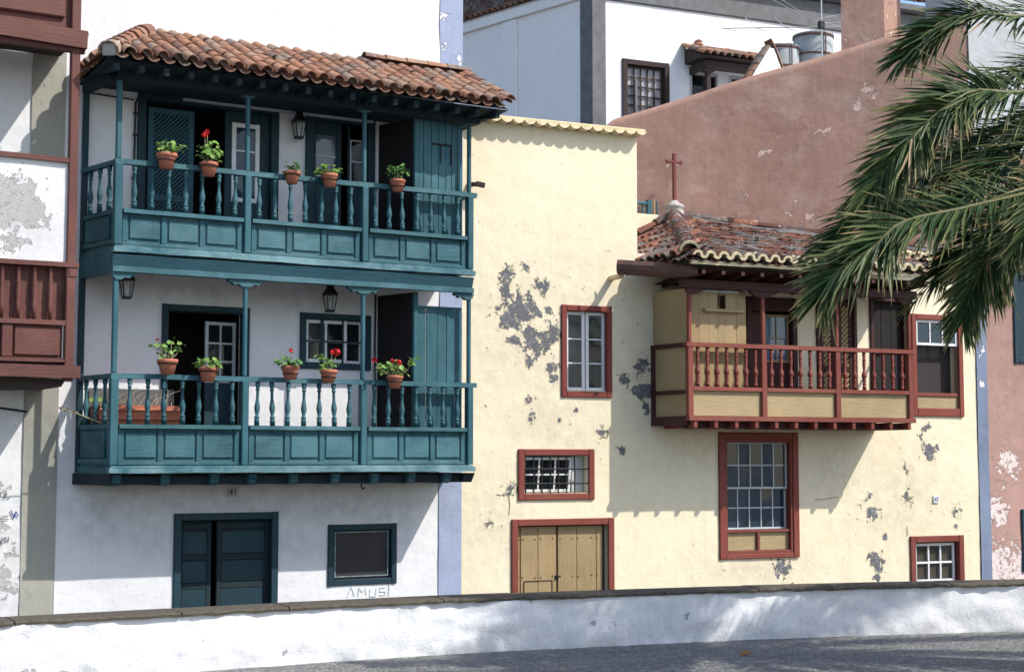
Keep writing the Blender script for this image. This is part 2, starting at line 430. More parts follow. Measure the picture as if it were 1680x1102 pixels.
def body(u0, u1, v0, v1, w0, w1, front=False, w1b=None):
    mb = MB(); w1b = w1b or w1
    mb.quad((u0, v0, w0), (u0, v1, w0), (u0, v1, w1b), (u0, v0, w1)); mb.quad((u1, v0, w0), (u1, v0, w1), (u1, v1, w1b), (u1, v1, w0))
    mb.quad((u0, v1, w0), (u1, v1, w0), (u1, v1, w1b), (u0, v1, w1b)); mb.quad((u0, v0, w1), (u1, v0, w1), (u1, v1, w1b), (u0, v1, w1b))
    if front: mb.quad((u0, v0, w0), (u0, v0, w1), (u1, v0, w1), (u1, v0, w0))
    return mb
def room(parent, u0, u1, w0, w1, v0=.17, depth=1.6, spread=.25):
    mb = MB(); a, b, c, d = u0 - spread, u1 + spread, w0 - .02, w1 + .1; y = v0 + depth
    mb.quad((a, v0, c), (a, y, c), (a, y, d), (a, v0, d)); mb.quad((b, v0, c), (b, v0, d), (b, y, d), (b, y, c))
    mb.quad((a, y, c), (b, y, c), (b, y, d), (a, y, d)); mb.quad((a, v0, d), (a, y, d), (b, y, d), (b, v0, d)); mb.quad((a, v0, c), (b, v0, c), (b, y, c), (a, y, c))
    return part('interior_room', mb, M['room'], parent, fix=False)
def frame_mb(u0, u1, w0, w1, t, v0, v1, bottom=True, tb=None, tt=None, c=.008):
    mb = MB(); tt = tt or t; tb = tb or t
    mb.box(u0, u0 + t, v0, v1, w0, w1, c); mb.box(u1 - t, u1, v0, v1, w0, w1, c)
    mb.box(u0 + t, u1 - t, v0 + .002, v1 - .002, w1 - tt, w1 - .002, c)
    if bottom: mb.box(u0 + t, u1 - t, v0 + .002, v1 - .002, w0 + .002, w0 + tb, c)
    return mb
def sash(parent, u0, u1, w0, w1, cols, rows, v, mat, glass, t=.04, mt=.018, thick=.035, name='sash'):
    mb = frame_mb(u0, u1, w0, w1, t, v, v + thick, c=.004)
    iu0, iu1, iw0, iw1 = u0 + t, u1 - t, w0 + t, w1 - t
    for k in range(1, cols):
        x = iu0 + (iu1 - iu0) * k / cols; mb.box(x - mt / 2, x + mt / 2, v + .004, v + thick - .004, iw0, iw1, .003)
    for k in range(1, rows):
        z = iw0 + (iw1 - iw0) * k / rows; mb.box(iu0, iu1, v + .005, v + thick - .005, z - mt / 2, z + mt / 2, .003)
    s = part(name, mb, mat, parent)
    for i in range(cols):
        for j in range(rows):
            a, b = iu0 + (iu1 - iu0) * i / cols, iu0 + (iu1 - iu0) * (i + 1) / cols
            c, d = iw0 + (iw1 - iw0) * j / rows, iw0 + (iw1 - iw0) * (j + 1) / rows
            g = MB(); tl = random.uniform(-.002, .002)
            g.box(a, b, v + thick * .5 - .002 + tl, v + thick * .5 + .002 + tl, c, d, .0005); kx, kz = random.gauss(0, .012), random.gauss(0, .012); g.v = [(p[0], p[1] + (p[0] - (a + b) / 2) * kx + (p[2] - (c + d) / 2) * kz, p[2]) for p in g.v]
            part('pane', g, glass, parent)
    return s

# barrel tile: axis +Y (up the slope), convex up
def tile_mesh(name, r0, r1, L, th, mat, seg=6, arc=None, pan=False):
    arc = arc or (112 if pan else 168)
    mb = MB(); A = rad(arc)
    rings = []
    for (y, r) in ((0, r0), (L, r1)):
        for rr in (r, r - th):
            ring = []
            for k in range(seg + 1):
                a = math.pi / 2 + A / 2 - A * k / seg
                ring.append(len(mb.v)); z = rr * math.sin(a)
                mb.v.append((rr * math.cos(a), y, -z if pan else z))
            rings.append(ring)
    o0, i0, o1, i1 = rings
    for k in range(seg):
        mb.f.append((o0[k], o0[k + 1], o1[k + 1], o1[k])); mb.f.append((i0[k], i1[k], i1[k + 1], i0[k + 1]))
        mb.f.append((o0[k], i0[k], i0[k + 1], o0[k + 1])); mb.f.append((o1[k], o1[k + 1], i1[k + 1], i1[k]))
    for k in (0, seg): mb.f.append((o0[k], o1[k], i1[k], i0[k]))
    me = mb.mesh(name, mat)
    me.polygons.foreach_set('use_smooth', [True] * len(me.polygons))
    try: me.set_sharp_from_angle(angle=rad(50))
    except Exception: pass
    return me
def slope_frame(O, a, s):
    a = Vector(a).normalized(); s = Vector(s).normalized(); n = a.cross(s).normalized()
    return Matrix((( a.x, s.x, n.x, O[0]), (a.y, s.y, n.y, O[1]), (a.z, s.z, n.z, O[2]), (0, 0, 0, 1)))
def jitter(k=1): return Matrix.Rotation(random.gauss(0, .028 * k), 4, 'Z') @ Matrix.Rotation(random.gauss(0, .018 * k), 4, 'X') @ Matrix.Rotation(random.gauss(0, .04 * k), 4, 'Y')
def lay_tiles(roof, F, W, H, pitch, expo, cover, pan, mask, limit=300, lift=.042, jk=1, name='roof_tile', pans_eave=True, pname='eave_tile', cover_first=None, pan_first=None):
    """covers as objects (nearest rows first), pans joined"""
    rows = int(H / expo) + 1; cols = int(W / pitch) + 1; n = 0
    rest = MB()
    def addrest(me, m4):
        b = len(rest.v)
        rest.v += [tuple(m4 @ v.co) for v in me.vertices]
        rest.f += [tuple(b + i for i in p.vertices) for p in me.polygons]
    for r in range(rows):
        for c in range(cols):
            x = (c + .5) * pitch; y = r * expo
            if mask(x, y):
                m4 = F @ T(x + random.gauss(0, .006), y + random.gauss(0, .012) * jk, lift) @ jitter(jk)
                me = cover_first if (r == 0 and cover_first) else cover
                if n < limit: inst(name, me, roof, m4); n += 1
                else: addrest(me, m4)
            x = c * pitch
            if mask(x, y):
                m4 = F @ T(x, y + .0, lift + .018) @ jitter(.4)
                if r == 0 and pans_eave and n < limit: inst(pname, pan_first or pan, roof, m4); n += 1
                else: addrest(pan, m4)
    if rest.v:
        o = part('channel_tiles', rest, M['tile'], None, fix=False); o.data.materials.clear(); o.data.materials.append(cover.materials[0])
        o.parent = roof; o['kind'] = 'stuff'
    return n

# ---------------------------------------------------------------- ground
BASE = -.86
def cam2world(r, f): return (r * .8660254 + f * .5, -r * .5 + f * .8660254)
WALLPTS = [(-6.0, 12.35), (-2.5, 12.55), (0.2, 12.62), (2.6, 12.64), (4.0, 12.65), (5.3, 12.66), (6.8, 12.58), (8.2, 12.36), (9.6, 12.12), (11.2, 11.72), (12.7, 11.24), (14.5, 10.62), (17.5, 9.4)]
def wall_at(x):
    for (a, b), (c, d) in zip(WALLPTS, WALLPTS[1:]):
        if a <= x <= c: return b + (d - b) * (x - a) / (c - a)
    return WALLPTS[0][1] if x < WALLPTS[0][0] else WALLPTS[-1][1]
# plaza: one sheet that follows the low wall, then a lower street between the wall and the houses
mb = MB(); xs = [-300, -60] + [x for x, _ in WALLPTS] + [60, 300]
for x in xs: mb.v += [(x, -300, 0), (x, (wall_at(x) if -6 <= x <= 17.5 else (12.35 if x < 0 else 9.4 - (x - 17.5) * .35)) + .2, 0)]
for i in range(len(xs) - 1): mb.f.append((2 * i, 2 * i + 2, 2 * i + 3, 2 * i + 1))
structure(part('plaza_paving', mb, M['paving']))
mb = MB(); mb.quad((-400, -400, BASE), (400, -400, BASE), (400, 600, BASE), (-400, 600, BASE))
structure(part('ground', mb, M['street']))

# ---------------------------------------------------------------- the house with the teal balconies (left centre)
BH = root('balcony_house', (6.65, 17.2, BASE), 0, 'white house with two tiers of teal wooden balconies and number 41', 'house')
OFF[BH.name] = (-6.65, 0)
OPB = [(4.99, 6.60, 4.06, 5.97), (7.07, 7.88, 4.06, 5.97), (5.32, 6.26, 1.72, 3.50), (7.02, 7.85, 2.93, 3.49),
       (5.50, 6.66, BASE, 1.10), (7.42, 8.21, .31, .93)]
STB = [(5.0, 1.35, .55, 1.8, .5), (6.2, 1.3, .6, 2.0, .5), (7.6, 1.25, .5, 1.7, .6), (8.2, 1.1, .35, 1, 1), (5.2, .9, .3, 1.2, .7), (6.9, .75, .3, 1.6, .5), (5.6, 3.7, .4, 2, .35), (6.8, 3.7, .4, 2.2, .35), (4.6, 1.2, .4, .7, 1)]
part('wall', wallgrid(4.10, 8.87, BASE, 9.3, OPB, .065, 0, .010, .18, [(4.75, 6.1, .02)], STB, seed=3), M['white'], BH, True)
part('side_walls', body(4.10, 9.185, .012, 7, BASE, 9.25), M['white'], BH)
mb = wallgrid(8.86, 9.185, BASE, 9.3, (), .06, -.012, .006, .1, [(8.93, 7.5, .07), (9.14, 6.95, .06), (8.93, 7.1, .05)], [(9.0, 1.2, .3)], seed=9)
mb.v = [(u + (.012 * mnoise.noise(Vector((0, w * 1.7, 2))) + .012 * mnoise.noise(Vector((3, w * .6, 2))) if u < 8.9 else 0), v, w) for u, v, w in mb.v]
part('painted_band', mb, M['bluegrey'], BH, True)
mb = MB(); mb.box(8.862, 8.872, -.012, .05, BASE, 9.3, .001); part('band_edge', mb, M['bluegrey'], BH)
for a in OPB:
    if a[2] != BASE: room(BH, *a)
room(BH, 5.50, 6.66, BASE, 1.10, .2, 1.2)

# turned baluster, height 1
def baluster_mesh(name, mat, kind):
    if kind == 'teal':
        pr = [(.022, 0), (.022, .15), (.017, .17), (.024, .185), (.024, .20), (.013, .23), (.020, .32), (.026, .40), (.022, .47), (.013, .60), (.012, .78), (.019, .80), (.019, .82), (.013, .84), (.021, .90), (.021, 1)]
    else:
        pr = [(.022, 0), (.022, .09), (.014, .11), (.024, .15), (.014, .19), (.025, .235), (.014, .28), (.026, .33), (.030, .38), (.024, .44), (.013, .50), (.017, .62), (.020, .72), (.014, .76), (.024, .79), (.014, .83), (.019, .90), (.019, 1)]
    return MB().lathe([(r * 1.05, z) for r, z in pr], 8).mesh(name, mat, True)
BAL_T = baluster_mesh('baluster', M['tealv'], 'teal'); BAL_R = baluster_mesh('baluster', M['redv'], 'red')

PU = [4.50, 5.98, 7.44, 8.86]           # posts of the teal balconies
VF = -.80
SIDE0, SIDE1 = (4.50, VF), (4.325, -.01)  # the left end runs back to the wall at a slight skew
def teal_balcony(z0, z1, zt, upper):
    """z0 bottom of skirt, z1 top of hand rail, zt head of the posts"""
    zp0, zp1 = z0 + .10, z1 - .55        # panel band
    fl = MB(); fl.prism([(4.36, -.01), (4.53, VF + .05), (8.84, VF + .05), (8.84, -.01)], 'w', z0 + .03, z0 + .075)
    B = part('balcony', fl, M['tealblack'], BH)
    # skirt board and mouldings, front
    sk = MB(); sk.box(PU[0] + .03, PU[-1] - .03, VF + .012, VF + .03, z0, zp1, .003); part('skirt_board', sk, M['tealh'], B)
    for i in range(3):
        a, b = PU[i] + .055, PU[i + 1] - .055
        mb = MB(); mb.bar((a, VF - .022, zp1 - .02), (b, VF - .022, zp1 - .02), .085, .045, seg=5, jit=.0015); part('panel_rail', mb, M['tealh'], B)
        mb = MB(); mb.box(a, b, VF - .012, VF + .014, z0 + .075, z0 + .115, .006); part('panel_rail', mb, M['tealh'], B)
        n = 3; wi = (b - a - .06) / n
        for k in range(n + 1):
            x = a + .03 + wi * k; mb = MB(); mb.box(x - .03, x + .03, VF - .011, VF + .013, z0 + .114, zp1 - .044, .006); part('stile', mb, M['tealv'], B)
        for k in range(n):
            p, q = a + .06 + wi * k, a + wi * (k + 1); w0, w1 = z0 + .135, zp1 - .065
            mb = MB(); c = .028
            for (i0, y0), (i1, y1) in (((0, VF + .011), (.010, VF + .010)), ((.010, VF + .010), (.02, VF + .002)), ((.02, VF + .002), (c, VF - .010))):
                for e in ((((p + i0), (w0 + i0)), ((q - i0), (w0 + i0)), ((q - i1), (w0 + i1)), ((p + i1), (w0 + i1))), (((q - i0), (w0 + i0)), ((q - i0), (w1 - i0)), ((q - i1), (w1 - i1)), ((q - i1), (w0 + i1))),
                          (((q - i0), (w1 - i0)), ((p + i0), (w1 - i0)), ((p + i1), (w1 - i1)), ((q - i1), (w1 - i1))), (((p + i0), (w1 - i0)), ((p + i0), (w0 + i0)), ((p + i1), (w0 + i1)), ((p + i1), (w1 - i1)))):
                    mb.quad(*[(e[j][0], (y0 if j < 2 else y1), e[j][1]) for j in range(4)])
            mb.quad((p + c, VF - .010, w0 + c), (q - c, VF - .010, w0 + c), (q - c, VF - .010, w1 - c), (p + c, VF - .010, w1 - c))
            part('panel', mb, M['tealh'], B)
        # balusters
        hb = z1 - .055 - zp1
        for k in range(7):
            x = a + (b - a) * (k + .5 + (0 if i else .15)) / 7.1
            inst('baluster', BAL_T, B, T(x + random.gauss(0, .004), VF + .005, zp1) @ Matrix.Rotation(random.gauss(0, .012), 4, 'Y') @ Matrix.Rotation(random.uniform(0, 3), 4, 'Z') @ Matrix.Diagonal((1.28, 1.28, hb + .01, 1)))
        # bevelled ledge below
    mb = MB(); mb.bar((PU[0] - .05, VF - .025, z0 + .02), (PU[-1] + .05, VF - .025, z0 + .02), .11, .055, seg=14, jit=.005); part('ledge', mb, M['tealworn'], B)
    mb = MB(); mb.bar((PU[0] - .03, VF - .018, z0 + .058), (PU[-1] + .03, VF - .018, z0 + .058), .07, .022, seg=14, jit=.002); part('moulding', mb, M['tealworn'], B)
    # hand rail
    mb = MB(); mb.bar((PU[0] - .04, VF, z1 - .025), (PU[-1] + .09, VF, z1 - .025), .075, .055, seg=16, jit=.0025); part('hand_rail', mb, M['tealh'], B)
    mb = MB(); mb.bar((SIDE0[0], SIDE0[1] + .038, z1 - .027), (SIDE1[0], SIDE1[1], z1 - .027), .07, .05); part('hand_rail', mb, M['tealh'], B)
    # left end: boarding, rails, balusters
    def sp(t, dz): return (SIDE0[0] + (SIDE1[0] - SIDE0[0]) * t, SIDE0[1] + (SIDE1[1] - SIDE0[1]) * t, dz)
    mb = MB(); mb.quad(sp(.03, z0 + .04), sp(1, z0 + .04), sp(1, zp1), sp(.03, zp1)); q0, q1 = sp(.03, 0), sp(1, 0)
    mb.quad((q0[0] + .03, q0[1], z0 + .04), (q0[0] + .03, q0[1], zp1), (q1[0] + .03, q1[1], zp1), (q1[0] + .03, q1[1], z0 + .04)); part('skirt_board', mb, M['tealh'], B)
    for zc, hh in ((zp1 - .02, .05), (z0 + .12, .05), (z0 + .02, .07)):
        mb = MB(); mb.bar(sp(.045, zc), sp(1, zc), .05, hh); part('panel_rail', mb, M['tealh'], B)
    mb = MB(); p, q = sp(.18, 0), sp(.86, 0); mb.bar((p[0] - .012, p[1], (z0 + .15 + zp1 - .06) / 2), (q[0] - .012, q[1], (z0 + .15 + zp1 - .06) / 2), .02, (zp1 - .06 - z0 - .17)); part('panel', mb, M['tealh'], B)
    for k in range(3):
        p = sp(.24 + .27 * k, zp1); inst('baluster', BAL_T, B, T(*p) @ Matrix.Diagonal((1.28, 1.28, z1 - .05 - zp1, 1)))
    mb = MB(); mb.bar(sp(.97, z0), sp(.97, zt), .06, .075, up=(0, 1, 0)); part('post', mb, M['tealdark'], B)
    # right end boarding
    mb = MB(); mb.box(8.86, 8.885, VF + .035, -.015, z0 + .02, zp1, .004); part('skirt_board', mb, M['tealh'], B)
    mb = MB(); mb.bar((8.875, VF + .038, z1 - .027), (8.875, -.015, z1 - .027), .05, .05); part('hand_rail', mb, M['tealh'], B)
    # posts with shaped heads
    for i, x in enumerate(PU):
        wd = .088 if i == 0 else .075
        mb = MB(); mb.box(x - wd / 2, x + wd / 2, VF - .050, VF + .05, z0 + .075, z1 - .05, .008)
        mb.box(x - wd / 2 + .013, x + wd / 2 - .013, VF - .016, VF + .038, z1 + .002, zt, .014); part('post', mb, M['tealv'], B)
        if i == 0 and upper: continue
        L = .21; mb = MB(); x0, x1 = (x - L, x + L)
        if i == 0: x0 = x - .05
        if i == 3: x1 = x + .05
        poly = [(x0, zt + .0), (x1, zt + .0), (x1, zt - .03), (x + (x1 - x) * .8, zt - .035), (x + (x1 - x) * .7, zt - .06), (x + (x1 - x) * .45, zt - .05), (x + (x1 - x) * .25, zt - .08),
                (x - (x - x0) * .25, zt - .08), (x - (x - x0) * .45, zt - .05), (x - (x - x0) * .7, zt - .06), (x - (x - x0) * .8, zt - .035), (x0, zt - .03)]
        mb.prism(poly, 'v', VF - .03, VF + .05); part('post_bracket', mb, M['tealh'], B)
    return B
UB = teal_balcony(4.03, 5.05, 5.98, True)
LB = teal_balcony(1.64, 2.705, 3.805, False)
# fascia between the tiers, leaning inwards, and the head beam of the lower tier
mb = MB(); mb.prism([(VF - .06, 4.00), (VF - .01, 3.86), (VF + .03, 3.86), (VF + .03, 4.00)], 'u', PU[0] - .05, PU[-1] + .035); part('fascia', mb, M['tealmid'], UB)
mb = MB(); mb.bar((PU[0] - .05, VF - .012, 3.838), (PU[-1] + .035, VF - .012, 3.838), .10, .06, seg=14, jit=.003); part('head_beam', mb, M['tealh'], UB)
mb = MB(); mb.prism([(SIDE0[0] - .03, SIDE0[1] + .04), (SIDE1[0] - .03, SIDE1[1]), (SIDE1[0] + .03, SIDE1[1]), (SIDE0[0] + .03, SIDE0[1] + .04)], 'w', 3.80, 4.04); part('side_fascia', mb, M['tealh'], UB)
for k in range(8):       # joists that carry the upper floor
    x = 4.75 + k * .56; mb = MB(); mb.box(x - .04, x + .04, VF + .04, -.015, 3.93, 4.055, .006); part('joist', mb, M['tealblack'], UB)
# carved corbels below the lower tier
for k, x in enumerate((4.56, 5.10, 5.66, 6.10, 6.60, 7.12, 7.62, 8.10, 8.58)):
    mb = MB(); y = VF
    mb.prism([(y + .0, 1.61), (y + .02, 1.585), (y + .0, 1.57), (y + .03, 1.545), (y + .02, 1.53), (y + .09, 1.49), (-.015, 1.49), (-.015, 1.61)], 'u', x - .045, x + .045); part('corbel', mb, M['tealh'] if k % 2 else M['tealv'], LB)
mb = MB(); mb.box(4.60, 8.80, VF + .10, -.02, 1.50, 1.60, .01); part('floor_beam', mb, M['tealblack'], LB)
mb = MB(); mb.prism([(4.48, VF + .03), (4.275, -.012), (4.40, -.012), (4.60, VF + .03)], 'w', 1.50, 1.625); part('end_beam', mb, M['tealblack'], LB)
mb = MB(); mb.prism([(VF - .03, 1.612), (VF + .06, 1.50), (-.02, 1.50), (-.02, 1.612)], 'u', 8.80, 8.93); part('end_beam', mb, M['tealblack'], LB)
mb = MB(); mb.tube([(7.66, -.3, 1.5), (7.66, -.3, 1.44), (7.68, -.31, 1.42), (7.70, -.31, 1.44)], .01); part('hook', mb, M['iron'], LB)

# board closets at the right end of each tier
def closet(B, z0, z1, boards, cut=None):
    fr = MB(); fr.box(8.165, 8.225, -.68, -.62, z0, 3.80 if z1 < 4 else 5.96, .006)
    if z1 < 4: fr.box(8.225, 8.83, -.672, -.63, z1 - .0, z1 + .03, .004)
    cl = part('closet', fr, M['tealv'], BH)
    xs = [8.225] + boards + [8.835]
    for a, b in zip(xs, xs[1:]):
        dv = random.uniform(-.004, .004); mb = MB(); top = z1 - random.uniform(0, .004)
        if cut and a >= cut[0] - .001 and b <= cut[1] + .001:
            mb.box(a + .003, b - .003, -.665 + dv, -.645 + dv, z0, cut[2], .004); part('board', mb, M['tealv'], cl)
            mb = MB(); mb.box(a + .003, b - .003, -.665 + dv, -.645 + dv, cut[3], top, .004); part('board', mb, M['tealv'], cl)
        else:
            mb.box(a + .003, b - .003, -.665 + dv, -.645 + dv, z0, top, .004); part('board', mb, M['tealv'], cl)
    mb = MB(); mb.prism([(8.17, -.63), (7.99, -.02), (8.02, -.02), (8.20, -.63)], 'w', z0, 3.80 if z1 < 4 else 5.95); part('closet_side', mb, M['nearblack'], cl)  # side coloured near black to paint in its deep shade
    return cl
c1 = closet(UB, 4.10, 5.95, [8.29, 8.40, 8.50, 8.60, 8.68, 8.76])
mb = MB(); mb.box(8.402, 8.678, -.676, -.667, 5.635, 5.66, .003); mb.box(8.52, 8.535, -.676, -.667, 5.42, 5.634, .002); mb.box(8.66, 8.68, -.676, -.667, 5.40, 5.634, .002); part('hatch_batten', mb, M['nearblack'], c1)
closet(LB, 1.72, 3.61, [8.34, 8.49, 8.62, 8.74])

# roof of the balconies: lean-to with a hipped left end
ET, WT, EV = 6.10, 6.72, -1.27            # eave, wall heights and eave position
SL = math.hypot(WT - ET, -EV)
U0, U1 = 4.22, 9.20
dk = MB(); hipu = 5.06
dk.poly([(U0 + .02, EV + .05, ET - .05), (U1 - .02, EV + .05, ET - .05), (U1 - .02, -.0, WT - .05), (hipu, -.0, WT - .05)]); dk.poly([(U0 + .02, EV + .05, ET - .05), (hipu, 0, WT - .05), (U0 + .02, 0, ET - .05)])
dk.poly([(U0 + .02, EV + .05, ET - .06), (U0 + .02, 0, ET - .09), (U1 - .02, 0, ET - .09), (U1 - .02, EV + .05, ET - .06)])
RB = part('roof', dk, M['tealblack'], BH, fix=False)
TC = tile_mesh('roof_tile', .078, .060, .36, .012, M['tile']); TPAN = tile_mesh('pan_tile', .080, .088, .36, .012, M['tile'], pan=True)
sdir = Vector((0, -EV, WT - ET)).normalized()
F = slope_frame((U0, EV, ET - .03), (1, 0, 0), sdir)
lay_tiles(RB, F, U1 - U0, SL, .172, .235, TC, TPAN, lambda x, y: x > (y + .12) * (hipu - U0) / SL + .02 and y < SL - .1 and x < U1 - U0 - .02, 290)
# left hip slope
hs = Vector((hipu - U0, 0, WT - ET)).normalized(); HL = math.hypot(hipu - U0, WT - ET)
F2 = slope_frame((U0, 0, ET - .03), (0, -1, 0), hs)
lay_tiles(RB, F2, -EV, HL, .172, .235, TC, TPAN, lambda x, y: x < -EV * (1 - (y + .22) / HL) + .02 and y < HL - .2, 40, pname='roof_tile')
# hip capping
h0, h1 = Vector((U0 + .03, EV + .04, ET + .015)), Vector((hipu, 0, WT + .035)); hd = (h1 - h0).normalized()
HIP = tile_mesh('hip_tile', .118, .088, .32, .02, M['tile'], arc=195)
for k in range(7):
    p = h0 + (h1 - h0) * (k / 7.9); ax = hd.cross(Vector((0, 0, 1))).normalized()
    inst('hip_tile', HIP, RB, slope_frame(p, ax, hd) @ jitter(.8))
mb = MB(); mb.bar(h0 + hd * .02 + Vector((0, 0, .015)), h0 + hd * .3 + Vector((0, 0, .02)), .15, .13); part('mortar_plug', mb, M['mortar'], RB)
# verge capping at the right end, then along the wall
for k in range(6):
    p = Vector((U1 - .03, EV, ET + .055)) + sdir * (k * .265)
    if k * .265 < SL - .1: inst('verge_tile', TC, RB, slope_frame(p, (1, 0, 0), sdir) @ jitter(.7))
for k in range(5):
    x = 7.75 + k * .29; inst('ridge_tile', TC, RB, slope_frame((x, -.07, WT + .055 - .0), (0, -1, 0), (1, 0, 0)) @ jitter(.6))
# soffit boards, rafters and wall plate
for k in range(18):
    x = 4.36 + k * .276; mb = MB(); mb.bar((x, EV + .10, ET - .115), (x, -.02, ET + .02), .06, .08); part('rafter', mb, M['tealblack'], RB)
mb = MB(); mb.bar((PU[0] - .04, VF, 5.985), (PU[-1] + .12, VF, 5.985), .11, .13, seg=8, jit=.002); part('head_beam', mb, M['tealblack'], RB)
mb = MB(); mb.bar((4.46, VF + .07, 5.985), (4.33, -.02, 5.985), .09, .12); part('head_beam', mb, M['tealblack'], RB)
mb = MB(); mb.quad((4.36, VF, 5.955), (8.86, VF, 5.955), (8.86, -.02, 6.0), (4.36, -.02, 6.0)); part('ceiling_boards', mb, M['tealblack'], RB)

# upper doors --------------------------------------------------------
def louvre_leaf(parent, u0, u1, w0, w1, v, mat, two=.34, diag=True, slat=.014, pitchs=.052, both=False, mat2=None):
    t = .07; wm = w0 + (w1 - w0) * two
    mb = frame_mb(u0, u1, w0, w1, t, v, v + .04, c=.005); mb.box(u0 + t, u1 - t, v + .002, v + .038, wm - .04, wm + .04, .005)
    lf = part('shutter_leaf', mb, mat, parent)
    for a, b in ((w0 + t, wm - .04), (wm + .04, w1 - t)):
        m2 = MB(); W_, H_ = u1 - u0 - 2 * t, b - a; x0 = u0 + t
        for sgn, dv in ((1, 0), (-1, .013)) if both else ((1, 0),):
            k = -H_
            while k < W_:
                s0 = max(0, -k); s1 = min(H_, W_ - k)
                if s1 > s0 + .005:
                    p, q = (x0 + k + s0, a + s0), (x0 + k + s1, a + s1)
                    if sgn < 0: p, q = (2 * x0 + W_ - p[0], p[1]), (2 * x0 + W_ - q[0], q[1])
                    m2.bar((p[0], v + .015 + dv, p[1]), (q[0], v + .015 + dv, q[1]), pitchs * .42, slat, up=(0, 1, 0))
                k += pitchs
        part('lattice', m2, mat2 or mat, parent)
    return lf
d = part('door', frame_mb(4.93, 6.66, 4.08, 6.03, .10, -.035, .10, bottom=False), M['tealdark'], BH)
louvre_leaf(d, 5.06, 5.61, 4.10, 5.86, .0, M['tealmid'], .4)
mb = MB(); mb.box(6.00, 6.08, .03, .08, 4.1, 5.93, .006); mb.box(6.44, 6.56, .03, .08, 4.1, 5.93, .006); mb.box(6.08, 6.44, .034, .076, 4.1, 4.83, .006); mb.box(6.08, 6.44, .034, .076, 5.80, 5.93, .006); part('door_leaf', mb, M['tealdark'], d)
sash(d, 6.085, 6.435, 4.835, 5.795, 1, 3, .028, M['whitepaint'], M['glassblue'], t=.055, mt=.022)
mb = MB(); mb.quad((6.1, .10, 4.85), (6.42, .10, 4.85), (6.42, .10, 5.78), (6.1, .10, 5.78)); part('curtain', mb, simple('blue_curtain', (.10, .15, .30), .9, bump=0), d, fix=False)
for dw in (.2, .46):
    mb = MB(); mb.box(6.15, 6.40, .028, .034, 4.14 + dw - .04, 4.14 + dw + .13, .012); part('panel', mb, M['tealdark'], d)
d = part('door', frame_mb(7.01, 7.94, 4.08, 6.03, .10, -.035, .10, bottom=False), M['tealdark'], BH)
mb = MB(); mb.box(7.11, 7.16, .02, .07, 4.1, 5.93, .006); mb.box(7.43, 7.50, .02, .07, 4.1, 5.93, .006); mb.box(7.16, 7.43, .024, .066, 4.1, 5.24, .006); mb.box(7.16, 7.43, .024, .066, 5.77, 5.93, .006); part('door_leaf', mb, M['tealdark'], d)
mb = MB(); mb.box(7.16, 7.43, .045, .049, 5.24, 5.77, .001); part('pane', mb, glassmat('mirror_like_pane', (.10, .12, .15), .95, .04), d)
mb = MB(); mb.box(7.16, 7.43, .034, .05, 5.24, 5.275, .003); mb.box(7.16, 7.43, .034, .05, 5.49, 5.51, .003); part('glazing_bar', mb, M['greyjoin'], d)
mb = MB(); mb.box(7.60, 7.63, .05, .09, 4.1, 5.93, .004); mb.box(7.81, 7.84, .05, .09, 4.1, 5.93, .004); mb.box(7.63, 7.81, .054, .086, 4.1, 5.2, .004); part('door_leaf', mb, M['tealdark'], d)
sash(d, 7.63, 7.81, 5.2, 5.75, 1, 2, .05, M['greyjoin'], M['glass'], t=.02, mt=.02)

# lower door and window
d = part('door', frame_mb(5.26, 6.32, 1.74, 3.57, .075, -.035, .12, bottom=False), M['tealdark'], BH)
leaf = D.objects.new('door_leaf', MB().box(0, .39, 0, .03, 0, .92, .004).mesh('door_leaf', M['tealdark'])); link(leaf, BH); leaf.location = (5.86 - 6.65, .22, 1.76 - BASE); leaf.rotation_euler = (0, 0, rad(4))
sash(leaf, 0, .39, .92, 1.65, 2, 3, .0, M['greyjoin'], M['glass'], t=.04, mt=.022)
w = part('window', frame_mb(6.965, 7.90, 2.87, 3.55, .075, -.035, .10), M['tealdark'], BH)
sash(w, 7.045, 7.60, 2.95, 3.475, 2, 2, .03, M['whitepaint'], M['glass'], t=.045, mt=.03)
sash(w, 7.56, 7.82, 2.95, 3.475, 1, 2, .07, M['whitepaint'], M['glass'], t=.035, mt=.025)
mb = MB(); mb.box(7.245, 7.285, .015, .03, 2.95, 3.475, .003); mb.box(7.04, 7.82, .017, .029, 3.20, 3.222, .003); mb.box(7.53, 7.55, .015, .03, 2.95, 3.475, .003); part('shutter_bar', mb, M['tealdark'], w)
mb = MB(); mb.quad((7.06, .14, 2.95), (7.40, .14, 2.95), (7.36, .14, 3.47), (7.06, .14, 3.47)); part('curtain', mb, M['curtain'], w, fix=False)

# ground floor door, window and number
d = part('door', frame_mb(5.445, 6.715, BASE, 1.158, .085, -.03, .12, bottom=False), M['tealdark'], BH)
for (a, b, v0) in ((5.53, 5.93, .10), (5.99, 6.63, .07)):
    mb = MB(); mb.box(a, b, v0 + .02, v0 + .045, BASE, 1.06, .003); lf = part('door_leaf', mb, M['tealblack'], d)
    for z0, z1 in ((-.70, -.1), (.02, .27), (.35, .60), (.68, .94)):
        mb = MB(); p = .055; mb.box(a + p, b - p, v0 + .004, v0 + .022, z0, z1, .012); part('panel', mb, M['tealdark'], d)
    mb = MB()
    mb.box(a, a + p, v0, v0 + .022, BASE, 1.06, .004); mb.box(b - p, b, v0, v0 + .022, BASE, 1.06, .004)
    for z in (-.78, -.04, .31, .64, 1.0): mb.box(a + p, b - p, v0 + .001, v0 + .021, z - .035, z + .035, .004)
    part('door_frame', mb, M['tealblack'], d)
w = part('window', frame_mb(7.355, 8.275, .25, .99, .075, -.025, .10), M['tealdark'], BH)
